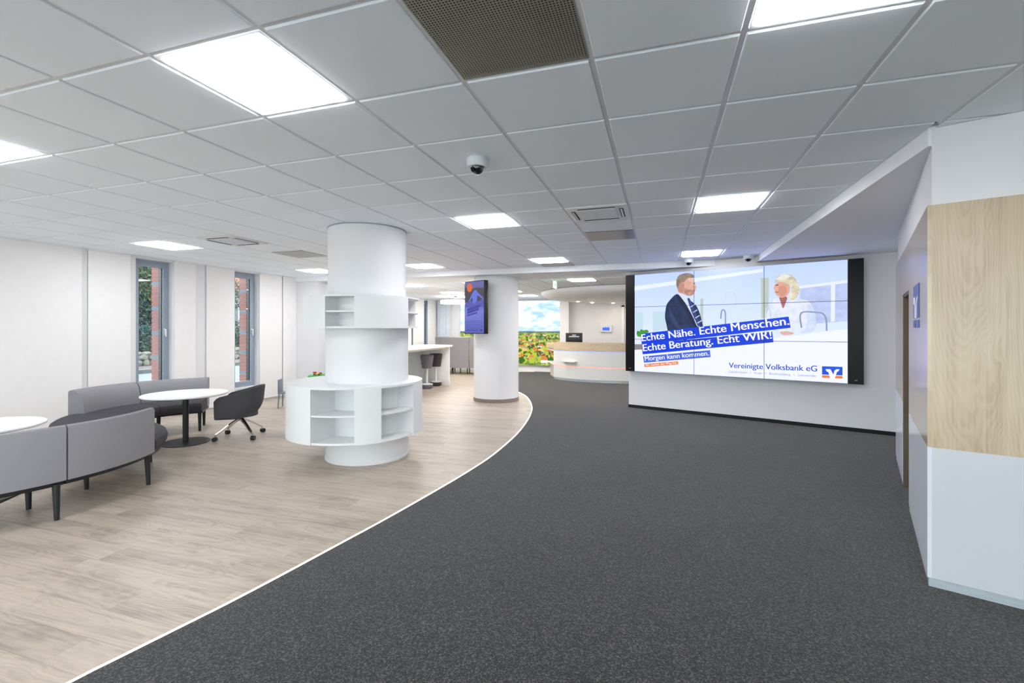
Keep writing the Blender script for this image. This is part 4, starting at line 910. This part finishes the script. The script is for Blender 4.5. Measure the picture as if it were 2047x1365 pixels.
# ------------------------------------------------------------------ outside the windows
struct(box('ground', 'road', (-45,-8.62,-3.6,60,-.12,-.03)), 'pale street outside the windows', 'ground')
struct(box('ground_pavement', 'pavement', (-20.2,-17.6,-4,60,-.03,.02)), 'pinkish pavement across the street', 'pavement')
struct(box('ground_kerb', 'kerb', (-17.6,-17.25,-4,60,-.03,.10)), 'grey kerb across the street', 'kerb')
def bricks(yj, z0, label):
    t = thing('brick_pier', label, 'brickwork', (XW-.45, yj, 0))
    wb('mortar_core', 'mortar', (XW-.50, XW-.305, yj+.006, yj+.3, 0, 2.9), t, 0)
    k = 0; z = .04
    me = {m: MB().box(-.045,.145,-.012,.05,0,.062).mesh('brick', m, False) for m in ('brick_red','brick_grey')}
    while z < 2.85:
        o = link(me[('brick_red','brick_red','brick_red','brick_grey')[(k*7+k//3) % 4]], 'brick', t); o.location = (-.01, .006, z); z += .074; k += 1
bricks(6.0, 0, 'red brick reveal outside the first window'); bricks(7.84, 0, 'red brick reveal outside the window behind the tub chair')
sw = thing('stone_wall', 'low wall of rough grey stones across the street', 'wall', (-20.3, 15, 0))
wb('wall_core', 'mortar', (-20.7,-20.32,8,34,0,.50), sw, 0)
stm = []
for v in range(6):
    mb = MB(); bmesh.ops.create_icosphere(mb.bm, subdivisions=2, radius=.5)
    rr = random.Random(v)
    for vv in mb.bm.verts: vv.co *= .86+.28*rr.random()
    stm.append(mb.mesh('stone', 'stone', False))
y = 8.2; rs = random.Random(3)
for row, (zc, hh) in enumerate(((.14,.30),(.37,.26),(.52,.16))):
    y = 9.2+.13*row
    while y < 30:
        wd = .25+.3*rs.random(); o = link(rs.choice(stm), 'stone', sw); o.location = (-20.28+20.3, y+wd/2-15, zc); o.scale = (.3, wd*1.05, hh*1.1); o.rotation_euler = (rs.random()*.4, 0, 0); y += wd
def foliage(name, label, loc, rx, ry, z0, z1, n, m, leaf=.16, seed=0, trunk=None):
    t = thing(name, label, 'tree' if trunk else 'hedge', loc, 0)
    rr = random.Random(seed); mb = MB()
    for _ in range(n):
        while True:
            a, b, c = rr.uniform(-1,1), rr.uniform(-1,1), rr.uniform(-1,1)
            if a*a+b*b+c*c < 1: break
        c0 = Vector((a*rx, b*ry, (z0+z1)/2+c*(z1-z0)/2)); q = Matrix.Rotation(rr.random()*6.3, 3, Vector((rr.uniform(-1,1),rr.uniform(-1,1),rr.uniform(-1,1))).normalized()); s = leaf*(.6+.8*rr.random())
        mb.flat([c0+q@Vector(p) for p in ((-s,0,0),(0,-s*.5,.02),(s,0,0),(0,s*.5,.02))])
    o = mb.build('foliage', m, t, smooth=False); o['kind'] = 'stuff'
    if trunk:
        MB().rod((0,0,0), (0,0,z0+.6), .14, .08).build('trunk', 'bark', t)
        for k in range(6): MB().rod((0,0,z0*.6+.3*k), (rx*.7*cos(k*2.1), ry*.7*sin(k*2.1), z0+.6+.4*k), .05, .015).build('branch', 'bark', t)
foliage('evergreen_tree', 'dense green tree filling the first window', (-23.2,14.4,0), 1.5, 3.4, .9, 6.2, 22000, 'leaf_green', .085, 1, True)
foliage('leafy_shrub', 'darker shrub below the tree in the first window', (-21.2,14.4,0), .45, 2.0, .0, 1.7, 6000, 'leaf_dark', .06, 2)
foliage('clipped_hedge', 'bluish green hedge seen low in the second window', (-21.5,20.5,0), .7, 2.4, .0, 2.2, 9000, 'leaf_dark', .06, 3)
foliage('slender_tree', 'thin half-bare tree seen in the second window', (-23.6,21.6,0), 1.1, 1.4, 2.4, 4.6, 1500, 'leaf_dark', .06, 4, True)
hh = thing('house', 'white house with orange tiled roof seen in the second window', 'house', (-33, 31, 0))
wb('house_front', 'house_wall', (-36,-32,22,42,0,4.6), hh, 0)
mb = MB(); mb.bm.faces.new([mb.bm.verts.new(p) for p in ((-31.5,21.5,4.5),(-31.5,42.5,4.5),(-34.5,42.5,7.4),(-34.5,21.5,7.4))]); mb.bm.faces.new([mb.bm.verts.new(p) for p in ((-34.5,21.5,7.4),(-34.5,42.5,7.4),(-37,42.5,4.5),(-37,21.5,4.5))])
mb.build('roof', 'house_roof', hh, True, False)
for k in range(9):
    y = 23.2+2.1*k; f = wb('house_window', 'satin_white', (-32.02,-31.95,y,y+1.1,1.6,3.6), hh, 0)
    for a in range(2): box('pane', 'house_glass', (-31.96,-31.94,y+.08+.5*a,y+.5+.5*a,1.7,3.5), f)
